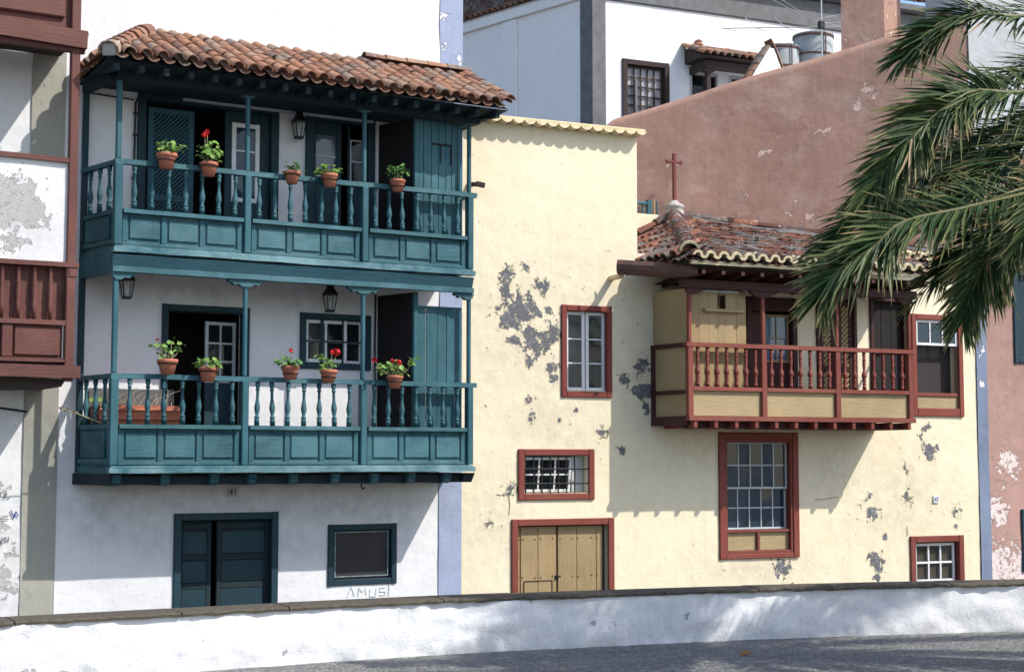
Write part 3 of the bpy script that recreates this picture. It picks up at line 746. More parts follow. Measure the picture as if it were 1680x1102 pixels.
mb = MB(); mb.box(7.43, 8.20, .035, .05, .325, .915, .003); part('shutter_board', mb, simple('black_stained_board', (.028, .027, .030), .7, var=.4, scale=3), w)
mb = frame_mb(7.455, 8.175, .345, .90, .016, .018, .036, c=.002); part('bead', mb, simple('flaking_bead', (.30, .36, .36), .8, scale=40, var=.8, alt=(.03, .07, .08)), w)
def text_mesh(s, size, mat):
    cu = D.curves.new('t', 'FONT'); cu.body = s; cu.size = size; cu.align_x = 'CENTER'; cu.align_y = 'CENTER'; cu.extrude = .002
    ob = D.objects.new('t', cu); COL.objects.link(ob); bpy.context.view_layer.update()
    me = D.meshes.new_from_object(ob.evaluated_get(bpy.context.evaluated_depsgraph_get())); D.objects.remove(ob); D.curves.remove(cu)
    me.materials.clear(); me.materials.append(mat); return me
def number_plate(loc, rotz, s, size, w, h, pm, tm, label):
    r = root('house_number', loc, rotz, label, 'number plate'); ZOFF.pop(r.name)
    mb = MB(); mb.box(-w / 2, w / 2, 0, .006, -h / 2, h / 2, .002); part('plate', mb, pm, r)
    t = D.objects.new('digits', text_mesh(s, size, tm)); link(t, r); t.location = (0, -.003, -.004); t.rotation_euler = (rad(90), 0, 0)
number_plate((6.14, 17.17, 1.395), 0, '41', .10, .12, .10, simple('grey_plate', (.46, .47, .49), .8, bump=0), M['black'], 'small house number 41 above the dark teal ground floor door')
# spray scribble, small peel lines
def scribble(parent, strokes, v, mat, r=.007):
    mb = MB()
    for s in strokes:
        for a, b in zip(s, s[1:]): mb.bar((a[0], v, a[1]), (b[0], v, b[1]), .004, r * 2, up=(0, 0, 1) if abs(a[0] - b[0]) > abs(a[1] - b[1]) else (1, 0, 0))
    return part('graffiti', mb, mat, parent)
def lt(x, z, pts, k): return [(x + a * k, z + b * k) for a, b in pts]
scribble(BH, [lt(7.62, .12, [(0, 0), (.4, 1), (.8, 0)], .12), lt(7.76, .12, [(0, 0), (.1, .9), (.5, .4), (.9, .9), (1, 0)], .11), lt(7.92, .11, [(0, .8), (0, 0), (.7, 0), (.8, .9)], .11), lt(8.05, .12, [(.8, .9), (.1, .9), (0, .4), (.8, .4), (.7, 0), (0, 0)], .1), lt(8.17, .1, [(0, 0), (.2, 2.2)], .1)], -.012, M['tealink'], .0035)

# conduits and the white cable duct on the upper wall
mb = MB(); mb.tube([(4.36, -.02, 5.93), (4.60, -.02, 5.92), (4.88, -.02, 5.91)], .009); mb.tube([(4.90, -.025, 4.1), (4.895, -.025, 4.6), (4.90, -.025, 5.88), (4.93, -.025, 5.945), (5.2, -.025, 5.955), (5.8, -.025, 5.95)], .013)
for z in (4.5, 5.0, 5.5, 5.75): mb.box(4.875, 4.925, -.035, -.01, z - .012, z + .012, .003)
part('conduit', mb, M['iron'], BH)
mb = MB(); mb.box(5.45, 7.9, -.06, -.03, 5.962, 5.995, .004); part('cable_duct', mb, M['greyjoin'], BH)
mb = MB(); mb.tube([(7.955, -.03, 1.75), (7.955, -.03, 2.6), (7.95, -.03, 3.2), (7.955, -.03, 3.82)], .011); part('drain_pipe', mb, M['iron'], BH)
mb = MB(); mb.tube([(7.975, -.03, 1.75), (7.975, -.03, 3.82)], .008); part('drain_pipe', mb, M['greyjoin'], BH)

# ---------------------------------------------------------------- the house on the left with the brown balcony
LH = root('brown_balcony_house', (2.0, 17.2, BASE), 0, 'white house at the left edge with red brown balcony and grey pilaster', 'house'); OFF[LH.name] = (-2.0, 0)
part('wall', wallgrid(-1.0, 3.74, BASE, 9.3, (), .1, .0, .012, .1, [(3.56, .48, .13), (3.63, .38, .08), (3.52, 1.47, .09), (3.68, .77, .06), (3.5, 1.0, .1)], [(3.5, .6, .6)], seed=21), M['white_old'], LH, True)
part('side_walls', body(-1.0, 4.09, .012, 7, BASE, 9.2), M['white'], LH)
part('pilaster', wallgrid(3.735, 4.105, BASE, 9.3, (), .08, -.018, .006, .1, (), [(3.9, 2, .5)], seed=22), M['greypil'], LH, True)
mb = MB(); mb.box(3.737, 3.745, -.016, .05, BASE, 9.3, .001); mb.box(4.095, 4.103, -.016, .05, BASE, 9.3, .001); part('pilaster_edge', mb, M['greypil'], LH)
BV = -.90
fl = MB(); fl.box(.6, 4.0, BV + .05, -.03, 2.76, 2.82, .004); BB = part('balcony', fl, M['darkwood'], LH)
mb = MB(); mb.box(3.935, 4.03, BV - .045, BV + .05, 2.60, 6.20, .01); part('post', mb, M['brownv'], BB)
mb = MB(); mb.box(3.95, 4.045, BV - .055, BV + .06, 3.70, 3.80, .012); part('post_block', mb, M['brownv'], BB)
for z, h, y in ((3.835, .05, .02), (3.215, .05, .01), (2.82, .04, .0)):
    mb = MB(); mb.bar((.6, BV - y, z), (4.06 if h > .045 and z > 3.5 else 3.935, BV - y, z), .08, h, seg=10, jit=.003); part('rail', mb, M['brown'], BB)
mb = MB(); mb.bar((.6, BV - .03, 2.70), (4.09, BV - .03, 2.70), .14, .13, seg=10, jit=.004); part('bottom_beam', mb, M['brown'], BB)
mb = MB(); mb.prism([(2.7, 2.63), (3.98, 2.63), (3.93, 2.545), (2.7, 2.50)], 'v', BV + .05, -.03); part('under_beam', mb, M['darkwood'], BB)
for k in range(16):
    x = 3.87 - k * .195; mb = MB(); mb.box(x - .0965, x + .0965, BV + .06 + random.uniform(-.004, .004), BV + .08, 3.2, 3.83, .004); part('board', mb, M['brownv'], BB)
BAL_B = MB().lathe([(.022, 0), (.022, .2), (.03, .28), (.02, .36), (.03, .5), (.02, .62), (.026, .7), (.018, .8), (.024, .9), (.024, 1)], 8).mesh('baluster', M['brownv'], True)
for k in range(17): inst('baluster', BAL_B, BB, T(3.78 - k * .165, BV + .005, 3.24) @ Matrix.Diagonal((1, 1, .575, 1)))
for k in range(5):
    a = 3.42 - k * .62; mb = MB(); mb.box(a, a + .47, BV - .015, BV + .02, 2.865, 3.165, .02); part('panel', mb, M['brown'], BB)
    mb = MB(); mb.box(a - .13, a - .02, BV - .03, BV + .02, 2.842, 3.188, .008); part('stile', mb, M['brownv'], BB)
mb = MB(); mb.box(.6, 3.92, BV + .022, BV + .04, 2.84, 3.19, .003); part('skirt_board', mb, M['brown'], BB)
# plastered infill above the hand rail, head bar
mb = wallgrid(.6, 3.935, 3.862, 4.95, (), .06, BV - .0, .006, .1, [(3.40, 4.48, .22), (3.56, 4.36, .16), (3.30, 4.67, .1), (3.38, 4.06, .12), (3.52, 4.62, .08), (3.24, 4.28, .17), (2.7, 4.4, .2)], [(3.4, 4.3, .4)], seed=31)
part('infill_panel', mb, M['white_old'], LH, True)
mb = MB(); mb.quad((.6, BV + .06, 3.862), (.6, BV + .06, 4.95), (3.935, BV + .06, 4.95), (3.935, BV + .06, 3.862)); part('infill_back', mb, M['white_old'], LH)
mb = MB(); mb.bar((.6, BV + .01, 4.975), (3.935, BV + .01, 4.955), .11, .05, seg=10, jit=.003); part('head_rail', mb, M['brown'], BB)
# upper box
fl = MB(); fl.box(.6, 4.03, BV + .06, -.03, 6.30, 6.36, .004); UBB = part('upper_balcony', fl, M['darkwood'], LH)
mb = MB(); mb.bar((.6, BV - .02, 6.36), (4.09, BV - .02, 6.27), .15, .19, seg=8, jit=.006); part('bottom_beam', mb, M['brown'], UBB)
mb = MB(); mb.bar((.6, BV - .075, 6.42), (4.10, BV - .075, 6.335), .03, .03, seg=8, jit=.003); part('moulding', mb, M['brown'], UBB)
mb = MB(); mb.bar((.6, BV + .0, 6.22), (4.08, BV + .0, 6.165), .08, .06, seg=8, jit=.004); part('moulding', mb, M['brown'], UBB)
for k in range(4):
    a = 3.05 - k * .95; mb = MB(); mb.box(a, a + .82, BV - .02, BV + .03, 6.50, 6.98, .02); part('panel', mb, M['brown'], UBB)
mb = MB(); mb.box(.6, 3.98, BV + .03, BV + .05, 6.40, 8.2, .004); part('skirt_board', mb, M['brown'], UBB)
mb = MB(); mb.box(3.93, 4.03, BV - .04, BV + .05, 6.37, 8.6, .01); part('post', mb, M['brownv'], UBB)
mb = MB(); mb.bar((.6, BV - .0, 7.08), (3.93, BV - .0, 7.08), .08, .08); part('rail', mb, M['brown'], UBB)
mb = MB(); mb.tube([(2.6, -.03, 2.36), (3.1, -.03, 2.33), (3.45, -.03, 2.34), (3.76, -.04, 2.30)], .012); part('cable', mb, M['iron'], LH)
scribble(LH, [lt(3.52, 1.16, [(0, 0), (.8, .1)], .1), lt(3.50, 1.12, [(0, .1), (1, .1)], .1), lt(3.50, .88, [(0, 1), (.1, 0), (.6, 0), (.6, 1)], .06), lt(3.555, .88, [(.5, 1), (0, .8), (.5, .3), (0, 0)], .06), lt(3.60, .88, [(0, 0), (.1, 1)], .06)], -.012, M['black'], .003)
scribble(LH, [lt(3.62, 1.14, [(0, 1), (.4, 0), (.6, .8), (.9, .2)], .09)], -.012, M['blueink'], .005)

# ---------------------------------------------------------------- the cream yellow house with tower bay and red balcony (number 42)
YO = (9.189, 17.2); YA = rad(-6)
def yworld(u, v, w): return (YO[0] + u * math.cos(YA) - v * math.sin(YA), YO[1] + u * math.sin(YA) + v * math.cos(YA), w)
YH = root('red_balcony_house', (*YO, BASE), YA, 'cream yellow house with oxide red balcony, flaking plaster and number 42', 'house')
SPY = [(.79, 3.70, .34), (1.009, 3.33, .24), (.63, 4.18, .10), (.895, 4.295, .08), (1.124, 4.04, .12), (1.27, 3.0, .10), (1.27, 2.84, .08), (.946, 2.55, .07), (.98, 2.34, .08), (2.035, 2.13, .09), (2.639, 2.70, .19), (2.614, 3.03, .12),
       (2.31, 1.91, .07), (7.437, 1.907, .14), (7.25, 2.09, .07), (6.373, .995, .14), (6.464, .30, .14), (7.05, 1.22, .09), (7.94, .99, .10), (4.82, .26, .19), (.668, 1.41, .12), (.386, .98, .09), (6.58, .66, .06), (7.04, 1.62, .08), (6.46, .07, .08),
       (.66, 3.62, .20), (1.27, 3.44, .13), (2.36, 2.86, .08), (7.39, 2.25, .07), (7.9, .8, .06), (6.35, 1.25, .06), (1.25, 3.7, .08), (2.7, 2.45, .08), (1.62, 2.42, .05), (1.4, 2.3, .05)]
SPY = [(a, b, r * (.74 if r > .15 else .95)) for a, b, r in SPY] + [(.60, 3.95, .10), (1.05, 3.72, .09), (.95, 3.05, .08), (1.18, 3.25, .08), (.72, 3.32, .08)]
STY = [(.9, 3.5, .8), (6.8, 1.2, .8), (1.3, 2.2, .6), (4.3, 1.9, .5, 2.5, .5), (5.8, 1.7, .5), (2.6, 3.0, .5), (4.5, .3, .4, 2, .5), (.4, 1.0, .5)]
OPY = [(1.49, 2.09, 2.68, 3.74), (.87, 1.80, 1.34, 1.82), (.78, 2.09, BASE, .92), (3.91, 5.01, .50, 2.05), (7.13, 7.93, BASE + .75, .56), (7.22, 8.0, 2.50, 3.82),
       (4.29, 5.12, 2.35, 4.02), (5.47, 6.15, 2.35, 4.10), (6.40, 7.05, 2.35, 4.12)]
def ytop(u): return 6.16
part('tower_wall', wallgrid(0, 2.565, BASE, 6.17, [o for o in OPY if o[1] < 2.5], .055, 0, .007, .18, SPY, STY, seed=41), M['yellow'], YH, True)
part('wall', wallgrid(2.56, 8.345, BASE, 4.56, [o for o in OPY if o[0] > 2.5], .055, .003, .008, .18, SPY, STY, seed=42), M['yellow'], YH, True)
mb = body(0.006, 2.56, .014, 3.1, BASE, 6.16); part('tower_sides', mb, M['yellow'], YH)
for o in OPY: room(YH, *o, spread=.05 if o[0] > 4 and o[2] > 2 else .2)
# cornice of half-round tiles along the tower top
mb = MB(); mb.box(-.02, 2.62, -.155, .10, 6.205, 6.235, .006); CT = part('cornice', mb, M['yellowtrim'], YH)
seg_ = [(.112 * math.cos(rad(a)), -.112 * math.sin(rad(a)) + .05) for a in range(26, 155, 16)]; seg_ = [(x * .82, z * .85) for x, z in seg_]
CTM = MB().prism(seg_, 'v', 0, .16).mesh('cornice_tile', M['yellowtrim'])
for k in range(16): inst('cornice_tile', CTM, CT, T(.065 + k * .166, -.16 - random.uniform(0, .01), 6.206 - random.uniform(0, .006)) @ jitter(.25))
mb = MB(); mb.box(.0, 2.6, -.01, 1.2, 6.236, 6.27, .01); part('cornice_bed', mb, M['mortar'], YH)

def red_frame(u0, u1, w0, w1, t=.08, bottom=True, mat='redv', name='window', tb=None):
    return part(name, frame_mb(u0, u1, w0, w1, t, -.03, .11, bottom, tb=tb), M[mat], YH)
# tall narrow casement of the tower
w = red_frame(1.41, 2.16, 2.59, 3.815)
sash(w, 1.495, 1.785, 2.68, 3.735, 1, 3, .045, M['whitepaint'], M['glass'], t=.045, mt=.018)
sash(w, 1.80, 2.085, 2.68, 3.735, 1, 3, .045, M['whitepaint'], M['glass'], t=.045, mt=.018)
mb = MB(); mb.quad((1.5, .16, 2.7), (1.80, .16, 2.7), (1.80, .16, 3.72), (1.5, .16, 3.72)); part('curtain', mb, M['curtain'], w, fix=False)
# barred window
w = red_frame(.785, 1.89, 1.245, 1.91, .085)
for k in range(7):
    x = .90 + k * .118; mb = MB(); mb.tube([(x, .01, 1.33), (x + random.uniform(-.006, .006), .012, 1.58), (x, .01, 1.83)], .011); part('bar', mb, M['iron'], w)
for z in (1.46, 1.65):
    mb = MB(); mb.tube([(.87, .0, z), (1.80, .0, z)], .011); part('bar', mb, M['iron'], w)
lf = D.objects.new('sash', frame_mb(0, .72, 0, .46, .035, 0, .03, c=.004).mesh('sash', M['whitepaint'])); link(lf, YH); lf.location = (.88, .09, 1.345 - BASE); lf.rotation_euler = (rad(7), 0, rad(3))
for k in (1, 2):
    mb = MB(); mb.box(.72 * k / 3 - .012, .72 * k / 3 + .012, .004, .026, .035, .425, .003); part('glazing_bar', mb, M['whitepaint'], lf)
mb = MB(); mb.box(.035, .685, .006, .024, .22, .24, .003); part('glazing_bar', mb, M['whitepaint'], lf)
for k in range(3):
    for j in range(2):
        mb = MB(); mb.box(.04 + k * .22, .25 + k * .22, .013, .017, .04 + j * .2, .22 + j * .2, .0005); part('pane', mb, M['glass'], lf)
mb = MB(); mb.box(1.62, 1.79, .12, .15, 1.345, 1.82, .004); part('shutter_leaf', mb, M['greyjoin'], w)
# double board door of the tower
d = part('door', frame_mb(.69, 2.18, BASE, 1.005, .09, -.03, .12, bottom=False), M['redv'], YH)
bx = [.785, .85, 1.10, 1.365, 1.385, 1.66, 1.95, 2.045]
for a, b in zip(bx, bx[1:]):
    if b - a < .03: continue
    mb = MB(); y = .06 + random.uniform(-.003, .003) + (.012 if b - a < .09 else 0); mb.box(a + .002, b - .002, y, y + .03, BASE, .905 - random.uniform(0, .004), .005); part('board', mb, M['tan'], d)
mb = MB(); mb.box(2.048, 2.09, .10, .13, BASE, .905, .004); part('board', mb, M['reddark'], d)
mb = MB(); mb.box(.9, 1.30, .050, .06, .20, .208, .001); mb.box(1.297, 1.305, .050, .06, -.5, .199, .001); mb.box(.895, .902, .050, .06, -.5, .199, .001); part('hatch', mb, M['darkwood'], d)
nail = MB().lathe([(.010, 0), (.010, .006), (.005, .010)], 6).mesh('nail', M['rust'])
for z in (.74, .25):
    for x in (.82, .88, 1.06, 1.14, 1.31, 1.42, 1.6, 1.68, 1.88, 1.96): inst('nail', nail, d, T(x, .058, z + random.uniform(-.008, .008)) @ Matrix.Rotation(rad(90), 4, 'X'))
mb = MB(); mb.lathe([(.03, 0), (.03, .012), (.014, .016), (.018, .03)], 10); h = part('handle', mb, M['iron'], d); h.matrix_basis = T(1.37, .058, .25) @ Matrix.Rotation(rad(90), 4, 'X')
# tall sash window under the balcony
w = red_frame(3.81, 5.115, .405, 2.148, .10, tb=.07)
mb = frame_mb(3.905, 5.02, .47, 2.05, .045, -.012, .10, c=.006); part('inner_frame', mb, M['redv'], w)
sash(w, 3.955, 4.975, 1.36, 2.02, 5, 2, .06, M['greyjoin'], M['glassblue'], t=.03, mt=.018)
sash(w, 3.955, 4.975, .80, 1.40, 5, 2, .095, M['greyjoin'], M['glassblue'], t=.03, mt=.018)
mb = MB(); mb.box(3.91, 5.015, .01, .09, .765, .80, .004); mb.box(4.44, 4.485, .015, .085, .51, .765, .004); part('apron_rail', mb, M['redh'], w)
for a, b in ((3.95, 4.44), (4.485, 4.975)):
    mb = MB(); mb.box(a, b, .05, .07, .515, .765, .01); part('apron_panel', mb, M['tanh'], w)
mb = MB(); mb.quad((3.96, .155, .8), (4.34, .155, .8), (4.36, .155, 2.02), (3.96, .155, 2.02)); part('curtain', mb, M['curtain'], w, fix=False)
# small window near the right corner
w = red_frame(7.04, 8.02, -.12, .657, .095)
sash(w, 7.165, 7.90, -.02, .545, 3, 2, .05, M['whitepaint'], M['glass'], t=.04, mt=.03)
mb = MB(); mb.quad((7.15, .10, -.05), (7.90, .10, -.05), (7.90, .10, .55), (7.15, .10, .55)); part('blind', mb, M['tancurtain'], w, fix=False)
# window beside the balcony: open below, sash above, tan apron
w = red_frame(7.14, 8.085, 2.40, 3.915, .085, tb=.12)
sash(w, 7.225, 8.0, 3.45, 3.83, 3, 1, .0, M['whitepaint'], M['glassblue'], t=.04, mt=.025)
mb = MB(); mb.box(7.225, 8.0, .0, .06, 2.70, 2.75, .004); part('apron_rail', mb, M['redh'], w)
mb = MB(); mb.box(7.225, 8.0, .02, .04, 2.52, 2.70, .012); part('apron_panel', mb, M['tanh'], w)
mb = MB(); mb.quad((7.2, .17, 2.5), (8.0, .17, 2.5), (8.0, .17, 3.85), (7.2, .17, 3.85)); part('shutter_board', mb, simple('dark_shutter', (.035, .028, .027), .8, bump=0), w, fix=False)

# red balcony ---------------------------------------------------------
RV = -.75; RP = [2.925, 4.07, 5.27, 6.505]
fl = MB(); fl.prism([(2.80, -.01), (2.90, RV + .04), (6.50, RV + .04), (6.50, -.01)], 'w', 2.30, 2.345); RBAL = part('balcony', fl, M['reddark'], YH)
for i, x in enumerate(RP):
    mb = MB(); mb.box(x - .042, x + .042, RV - .03, RV + .045, 2.28, 3.255, .008); mb.box(x - .028, x + .028, RV - .02, RV + .035, 3.31, 4.03, .012); part('post', mb, M['redv'], RBAL)
    L = .2; x0, x1 = x - L, x + L
    if i == 0: x0 = x - .04
    if i == 3: x1 = x + .05
    mb = MB(); mb.prism([(x0, 4.03), (x1, 4.03), (x1, 4.0), (x + (x1 - x) * .75, 3.985), (x + (x1 - x) * .6, 3.96), (x + (x1 - x) * .25, 3.945), (x - (x - x0) * .25, 3.945), (x - (x - x0) * .6, 3.96), (x - (x - x0) * .75, 3.985), (x0, 4.0)], 'v', RV - .025, RV + .04); part('post_bracket', mb, M['reddark'], RBAL)
for i in range(3):
    a, b = RP[i] + .042, RP[i + 1] - .042
    mb = MB(); mb.bar((a, RV + .005, 2.705), (b, RV + .005, 2.705), .07, .05, seg=5, jit=.001); part('lower_rail', mb, M['redh'], RBAL)
    mb = MB(); mb.box(a, b, RV + .012, RV + .03, 2.345, 2.68, .004); part('panel', mb, M['tanh'], RBAL)
    for k in range(7):
        x = a + (b - a) * (k + .55) / 7.1; inst('baluster', BAL_R, RBAL, T(x, RV + .005, 2.73) @ Matrix.Rotation(k, 4, 'Z') @ Matrix.Diagonal((1.22, 1.22, .525, 1)))
mb = MB(); mb.bar((RP[0] - .06, RV, 3.282), (RP[-1] + .09, RV, 3.282), .075, .055, seg=12, jit=.002); part('hand_rail', mb, M['redh'], RBAL)
mb = MB(); mb.bar((RP[0] - .045, RV - .012, 2.312), (RP[-1] + .045, RV - .012, 2.312), .10, .06, seg=12, jit=.002); part('bottom_beam', mb, M['redh'], RBAL)
for k in range(12):
    x = 2.98 + k * .315; mb = MB(); mb.box(x - .028, x + .028, RV - .05, -.012, 2.185, 2.281, .006); part('joist', mb, M['redv'], RBAL)
mb = MB(); mb.box(2.86, 6.50, RV + .10, RV + .14, 2.19, 2.27, .004); part('floor_beam', mb, M['reddark'], RBAL)
# left end of the balcony
def sr(t, z): return (RP[0] + (2.78 - RP[0]) * t, RV + (-.01 - RV) * t, z)
for z, h in ((3.282, .055), (2.66, .05), (2.28, .12)):
    mb = MB(); mb.bar(sr(.05, z), sr(1, z), .06, h); part('end_rail', mb, M['reddark'], RBAL)
mb = MB(); mb.bar(sr(.97, 2.24), sr(.97, 3.28), .05, .06, up=(0, 1, 0)); part('end_post', mb, M['reddark'], RBAL)
mb = MB(); p, q = sr(.04, 0), sr(.98, 0); mb.prism([(p[0] + .01, p[1]), (q[0] + .01, q[1]), (q[0] + .03, q[1]), (p[0] + .03, p[1])], 'w', 2.34, 4.03); part('end_boards', mb, M['tanh'], RBAL)
mb = MB(); mb.box(6.49, 6.51, RV + .05, -.012, 2.34, 2.70, .003); part('end_boards', mb, M['tanh'], RBAL)
mb = MB(); mb.box(6.485, 6.515, RV + .05, -.012, 3.26, 3.30, .003); part('end_rail', mb, M['reddark'], RBAL)
mb = MB(); mb.box(6.49, 6.515, RV + .05, RV + .085, 2.72, 4.02, .003); part('end_strip', mb, M['tan'], RBAL)
# tan closet with slot and shelf
cl = part('closet', MB().box(2.985, 3.02, -.60, -.56, 2.35, 4.03, .004), M['tan'], YH)
xs = [2.975, 3.14, 3.29, 3.43, 3.555, 3.72, 3.875]
for a, b in zip(xs, xs[1:]):
    y = -.64 + random.uniform(-.002, .002)
    if 3.42 < a < 3.5:
        mb = MB(); mb.box(a + .001, b - .001, y, y + .02, 2.35, 3.78, .002); part('board', mb, M['tan'], cl); mb = MB(); mb.box(a + .001, b - .001, y, y + .02, 3.99, 4.03, .002); part('board', mb, M['tan'], cl)
    else:
        mb = MB(); mb.box(a + .001, b - .001, y, y + .02, 2.35, 4.03, .002); part('board', mb, M['tan'], cl)
mb = MB(); mb.box(3.20, 3.80, -.70, -.641, 3.735, 3.775, .006); part('shelf', mb, M['tanh'], cl)
mb = MB(); mb.box(3.18, 3.75, -.67, -.641, 3.995, 4.025, .004); part('shelf', mb, M['greyjoin'], cl)
mb = MB(); mb.box(3.85, 3.875, -.62, -.02, 2.35, 4.03, .003); part('closet_side', mb, M['tan'], cl)
# doors behind the balcony
d = part('door', frame_mb(4.285, 5.13, 2.35, 4.05, .085, -.03, .10, bottom=False, tt=.2), M['reddark'], YH)
mb = MB(); mb.box(4.38, 4.60, .05, .08, 2.36, 3.84, .004); part('door_leaf', mb, M['reddark'], d)
mb = MB(); mb.box(4.62, 5.04, .06, .09, 2.36, 3.12, .004); part('door_leaf', mb, M['reddark'], d)
sash(d, 4.62, 5.04, 3.13, 3.82, 2, 2, .06, M['tan'], glassmat('pale_blue_pane', (.10, .17, .27), .92, .08), t=.04, mt=.018)
d = part('door', frame_mb(5.46, 6.16, 2.35, 4.12, .06, -.03, .10, bottom=False), M['reddark'], YH)
for a, b in ((5.52, 5.79), (5.83, 6.10)):
    louvre_leaf(d, a, b, 2.36, 4.05, .0, M['reddark'], .42, slat=.012, pitchs=.075, both=True, mat2=M['tan'])
mb = MB(); mb.box(5.79, 5.83, -.02, .05, 2.36, 4.06, .004); part('stile', mb, M['tan'], d)
mb = MB(); mb.quad((5.5, .12, 2.36), (6.12, .12, 2.36), (6.12, .12, 4.08), (5.5, .12, 4.08)); part('backing_board', mb, M['nearblack'], d, fix=False)
d = part('door', frame_mb(6.40, 7.07, 2.35, 4.13, .06, -.03, .10, bottom=False), M['reddark'], YH)
for k in range(3):
    mb = MB(); mb.box(6.46 + k * .185, 6.64 + k * .185, .06, .085, 2.36, 4.07, .004); part('board', mb, M['nearblack'], d)

# roof of the red balcony house: one broad slope against the pink wall, hip on the left
RE, RS, REV = 4.40, .30, -1.15          # eave height, slope, eave position
def rz(v): return RE + RS * (v - REV)
PW0, PW1 = (8.345, .03), (3.70, 3.30)   # foot of the pink party wall
AP = (4.58, 2.48); EL, ER = 2.66, 6.79
dk = MB(); e = .07
dk.poly([(EL, REV + .03, rz(REV) - e), (ER, REV + .03, rz(REV) - e), (ER, -.14, rz(-.14) - e), (8.33, -.14, rz(-.14) - e), (8.33, .02, rz(.02) - e), (AP[0], AP[1], rz(AP[1]) - e)])
dk.poly([(EL, REV + .03, rz(REV) - e), (AP[0], AP[1], rz(AP[1]) - e), (2.57, AP[1], rz(REV) - e), (2.57, REV + .03, rz(REV) - e)])
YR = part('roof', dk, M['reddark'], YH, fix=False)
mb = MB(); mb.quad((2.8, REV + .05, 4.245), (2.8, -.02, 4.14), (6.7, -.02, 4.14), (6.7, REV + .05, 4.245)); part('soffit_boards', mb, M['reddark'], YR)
mb = MB(); mb.bar((2.75, REV + .055, 4.325), (6.76, REV + .055, 4.325), .05, .05, seg=20, jit=.004); part('eave_bed', mb, M['yellowtrim'], YR)
mb = MB(); mb.bar((2.80, RV - .0, 4.085), (6.62, RV - .0, 4.085), .10, .11, seg=8, jit=.002); part('head_beam', mb, M['reddark'], YR)
for k in range(13):
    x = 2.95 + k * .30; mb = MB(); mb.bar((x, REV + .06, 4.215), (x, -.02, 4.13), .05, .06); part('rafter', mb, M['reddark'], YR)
TO = tile_mesh('roof_tile', .098, .062, .44, .020, M['tileold']); TOP_ = tile_mesh('pan_tile', .09, .098, .44, .014, M['tileold'], pan=True)
EC = tile_mesh('eave_tile', .082, .080, .16, .032, M['yellowtrim'], seg=7, arc=150); EP = tile_mesh('eave_tile', .068, .066, .16, .032, M['yellowtrim'], seg=7, arc=130, pan=True)
rs = Vector((0, 1, RS)).normalized(); F = slope_frame((2.70, REV, RE - .05), (1, 0, 0), rs); k_ = 1 / rs.y
def pink_v(u): return PW0[1] + (PW0[0] - u) / (PW0[0] - PW1[0]) * (PW1[1] - PW0[1])
def mask_front(x, y):
    u, v = 2.70 + x, REV + y / k_
    if v > pink_v(u + .0) - .18: return False
    hipu_ = EL + (v - REV) / (AP[1] - REV) * (AP[0] - EL)
    if u < hipu_ + .02: return False
    if u > ER - .04 and v < -.30: return False
    return u < 8.30
TS = [0]
lay_tiles(YR, F, 5.7, 5.4, .198, .345, TO, TOP_, mask_front, 296, lift=.05, jk=1.7, cover_first=TO)
for kx in range(20):
    u = 2.80 + kx * .198
    if u < ER: inst('eave_tile', EC, YR, F @ T(u - 2.70, -.03, .052) @ jitter(.6))
    u += .099
    if u < ER: inst('eave_tile', EP, YR, F @ T(u - 2.70, -.03, .095) @ jitter(.6))
for kx in range(8):                       # eave of the main wall to the right of the balcony roof
    u = 6.86 + kx * .198; o0 = slope_frame((u, -.17, rz(-.14) - .03), (1, 0, 0), rs); inst('eave_tile', EC, YR, o0 @ T(0, 0, .05) @ jitter(.6)); inst('eave_tile', EP, YR, o0 @ T(.099, 0, .085) @ jitter(.6))
mb = MB(); mb.box(6.80, 8.335, -.12, .02, 4.555, 4.60, .006); part('eave_bed', mb, M['yellowtrim'], YR)
# left slope
lw = AP[0] - 2.57; lh = rz(AP[1]) - RE; ls = Vector((lw, 0, lh)).normalized(); LL = math.hypot(lw, lh)
F3 = slope_frame((2.57, AP[1], RE - .05), (0, -1, 0), ls); dep = AP[1] - REV
def mask_left(x, y):
    v = AP[1] - x; f = y / LL
    return v < AP[1] - .1 and v > REV + f * dep + .03 and y < LL - .2
lay_tiles(YR, F3, dep, LL, .198, .345, TO, TOP_, mask_left, 150, jk=1.7, pname='roof_tile')
h0, h1 = Vector((EL + .06, REV + .02, RE + .05)), Vector((AP[0], AP[1], rz(AP[1]) + .07)); hd = (h1 - h0).normalized()
HO = tile_mesh('hip_tile', .13, .115, .40, .02, M['tileold']); HC = tile_mesh('hip_tile', .14, .135, .09, .03, M['yellowtrim'])
n = int((h1 - h0).length / .32); ax = hd.cross(Vector((0, 0, 1))).normalized()
for k in range(n): inst('hip_tile', HO, YR, slope_frame(h0 + hd * (.08 + k * .32), ax, hd) @ jitter(.7))
inst('hip_tile', HC, YR, slope_frame(h0, ax, hd))
mb = MB(); mb.tube([h0 + hd * 3.2 + ax * -.14 + Vector((0, 0, .0)), h0 + hd * 3.2 + Vector((0, 0, .14)), h0 + hd * 3.2 + ax * .14], .025); part('mortar_band', mb, M['mortar'], YR)
# mortar flashing and capping tiles along the pink wall
p0, p1 = Vector((8.30, pink_v(8.30) - .08, rz(0))), Vector((AP[0], pink_v(AP[0]) - .10, rz(AP[1]) + .0)); dd = (p1 - p0); n = int(dd.length / .36); dn = dd.normalized()
for k in range(n):
    inst('capping_tile', TO, YR, slope_frame(p0 + dn * k * .36 + Vector((0, 0, .10)), dn.cross(Vector((0, 0, 1))).normalized(), dn) @ jitter(1.5))
mb = MB(); mb.bar(p0 + Vector((-.10, -.10, .04)), p1 + Vector((-.10, -.10, .04)), .14, .10, seg=24, jit=.018); part('mortar_fillet', mb, M['mortar'], YR)
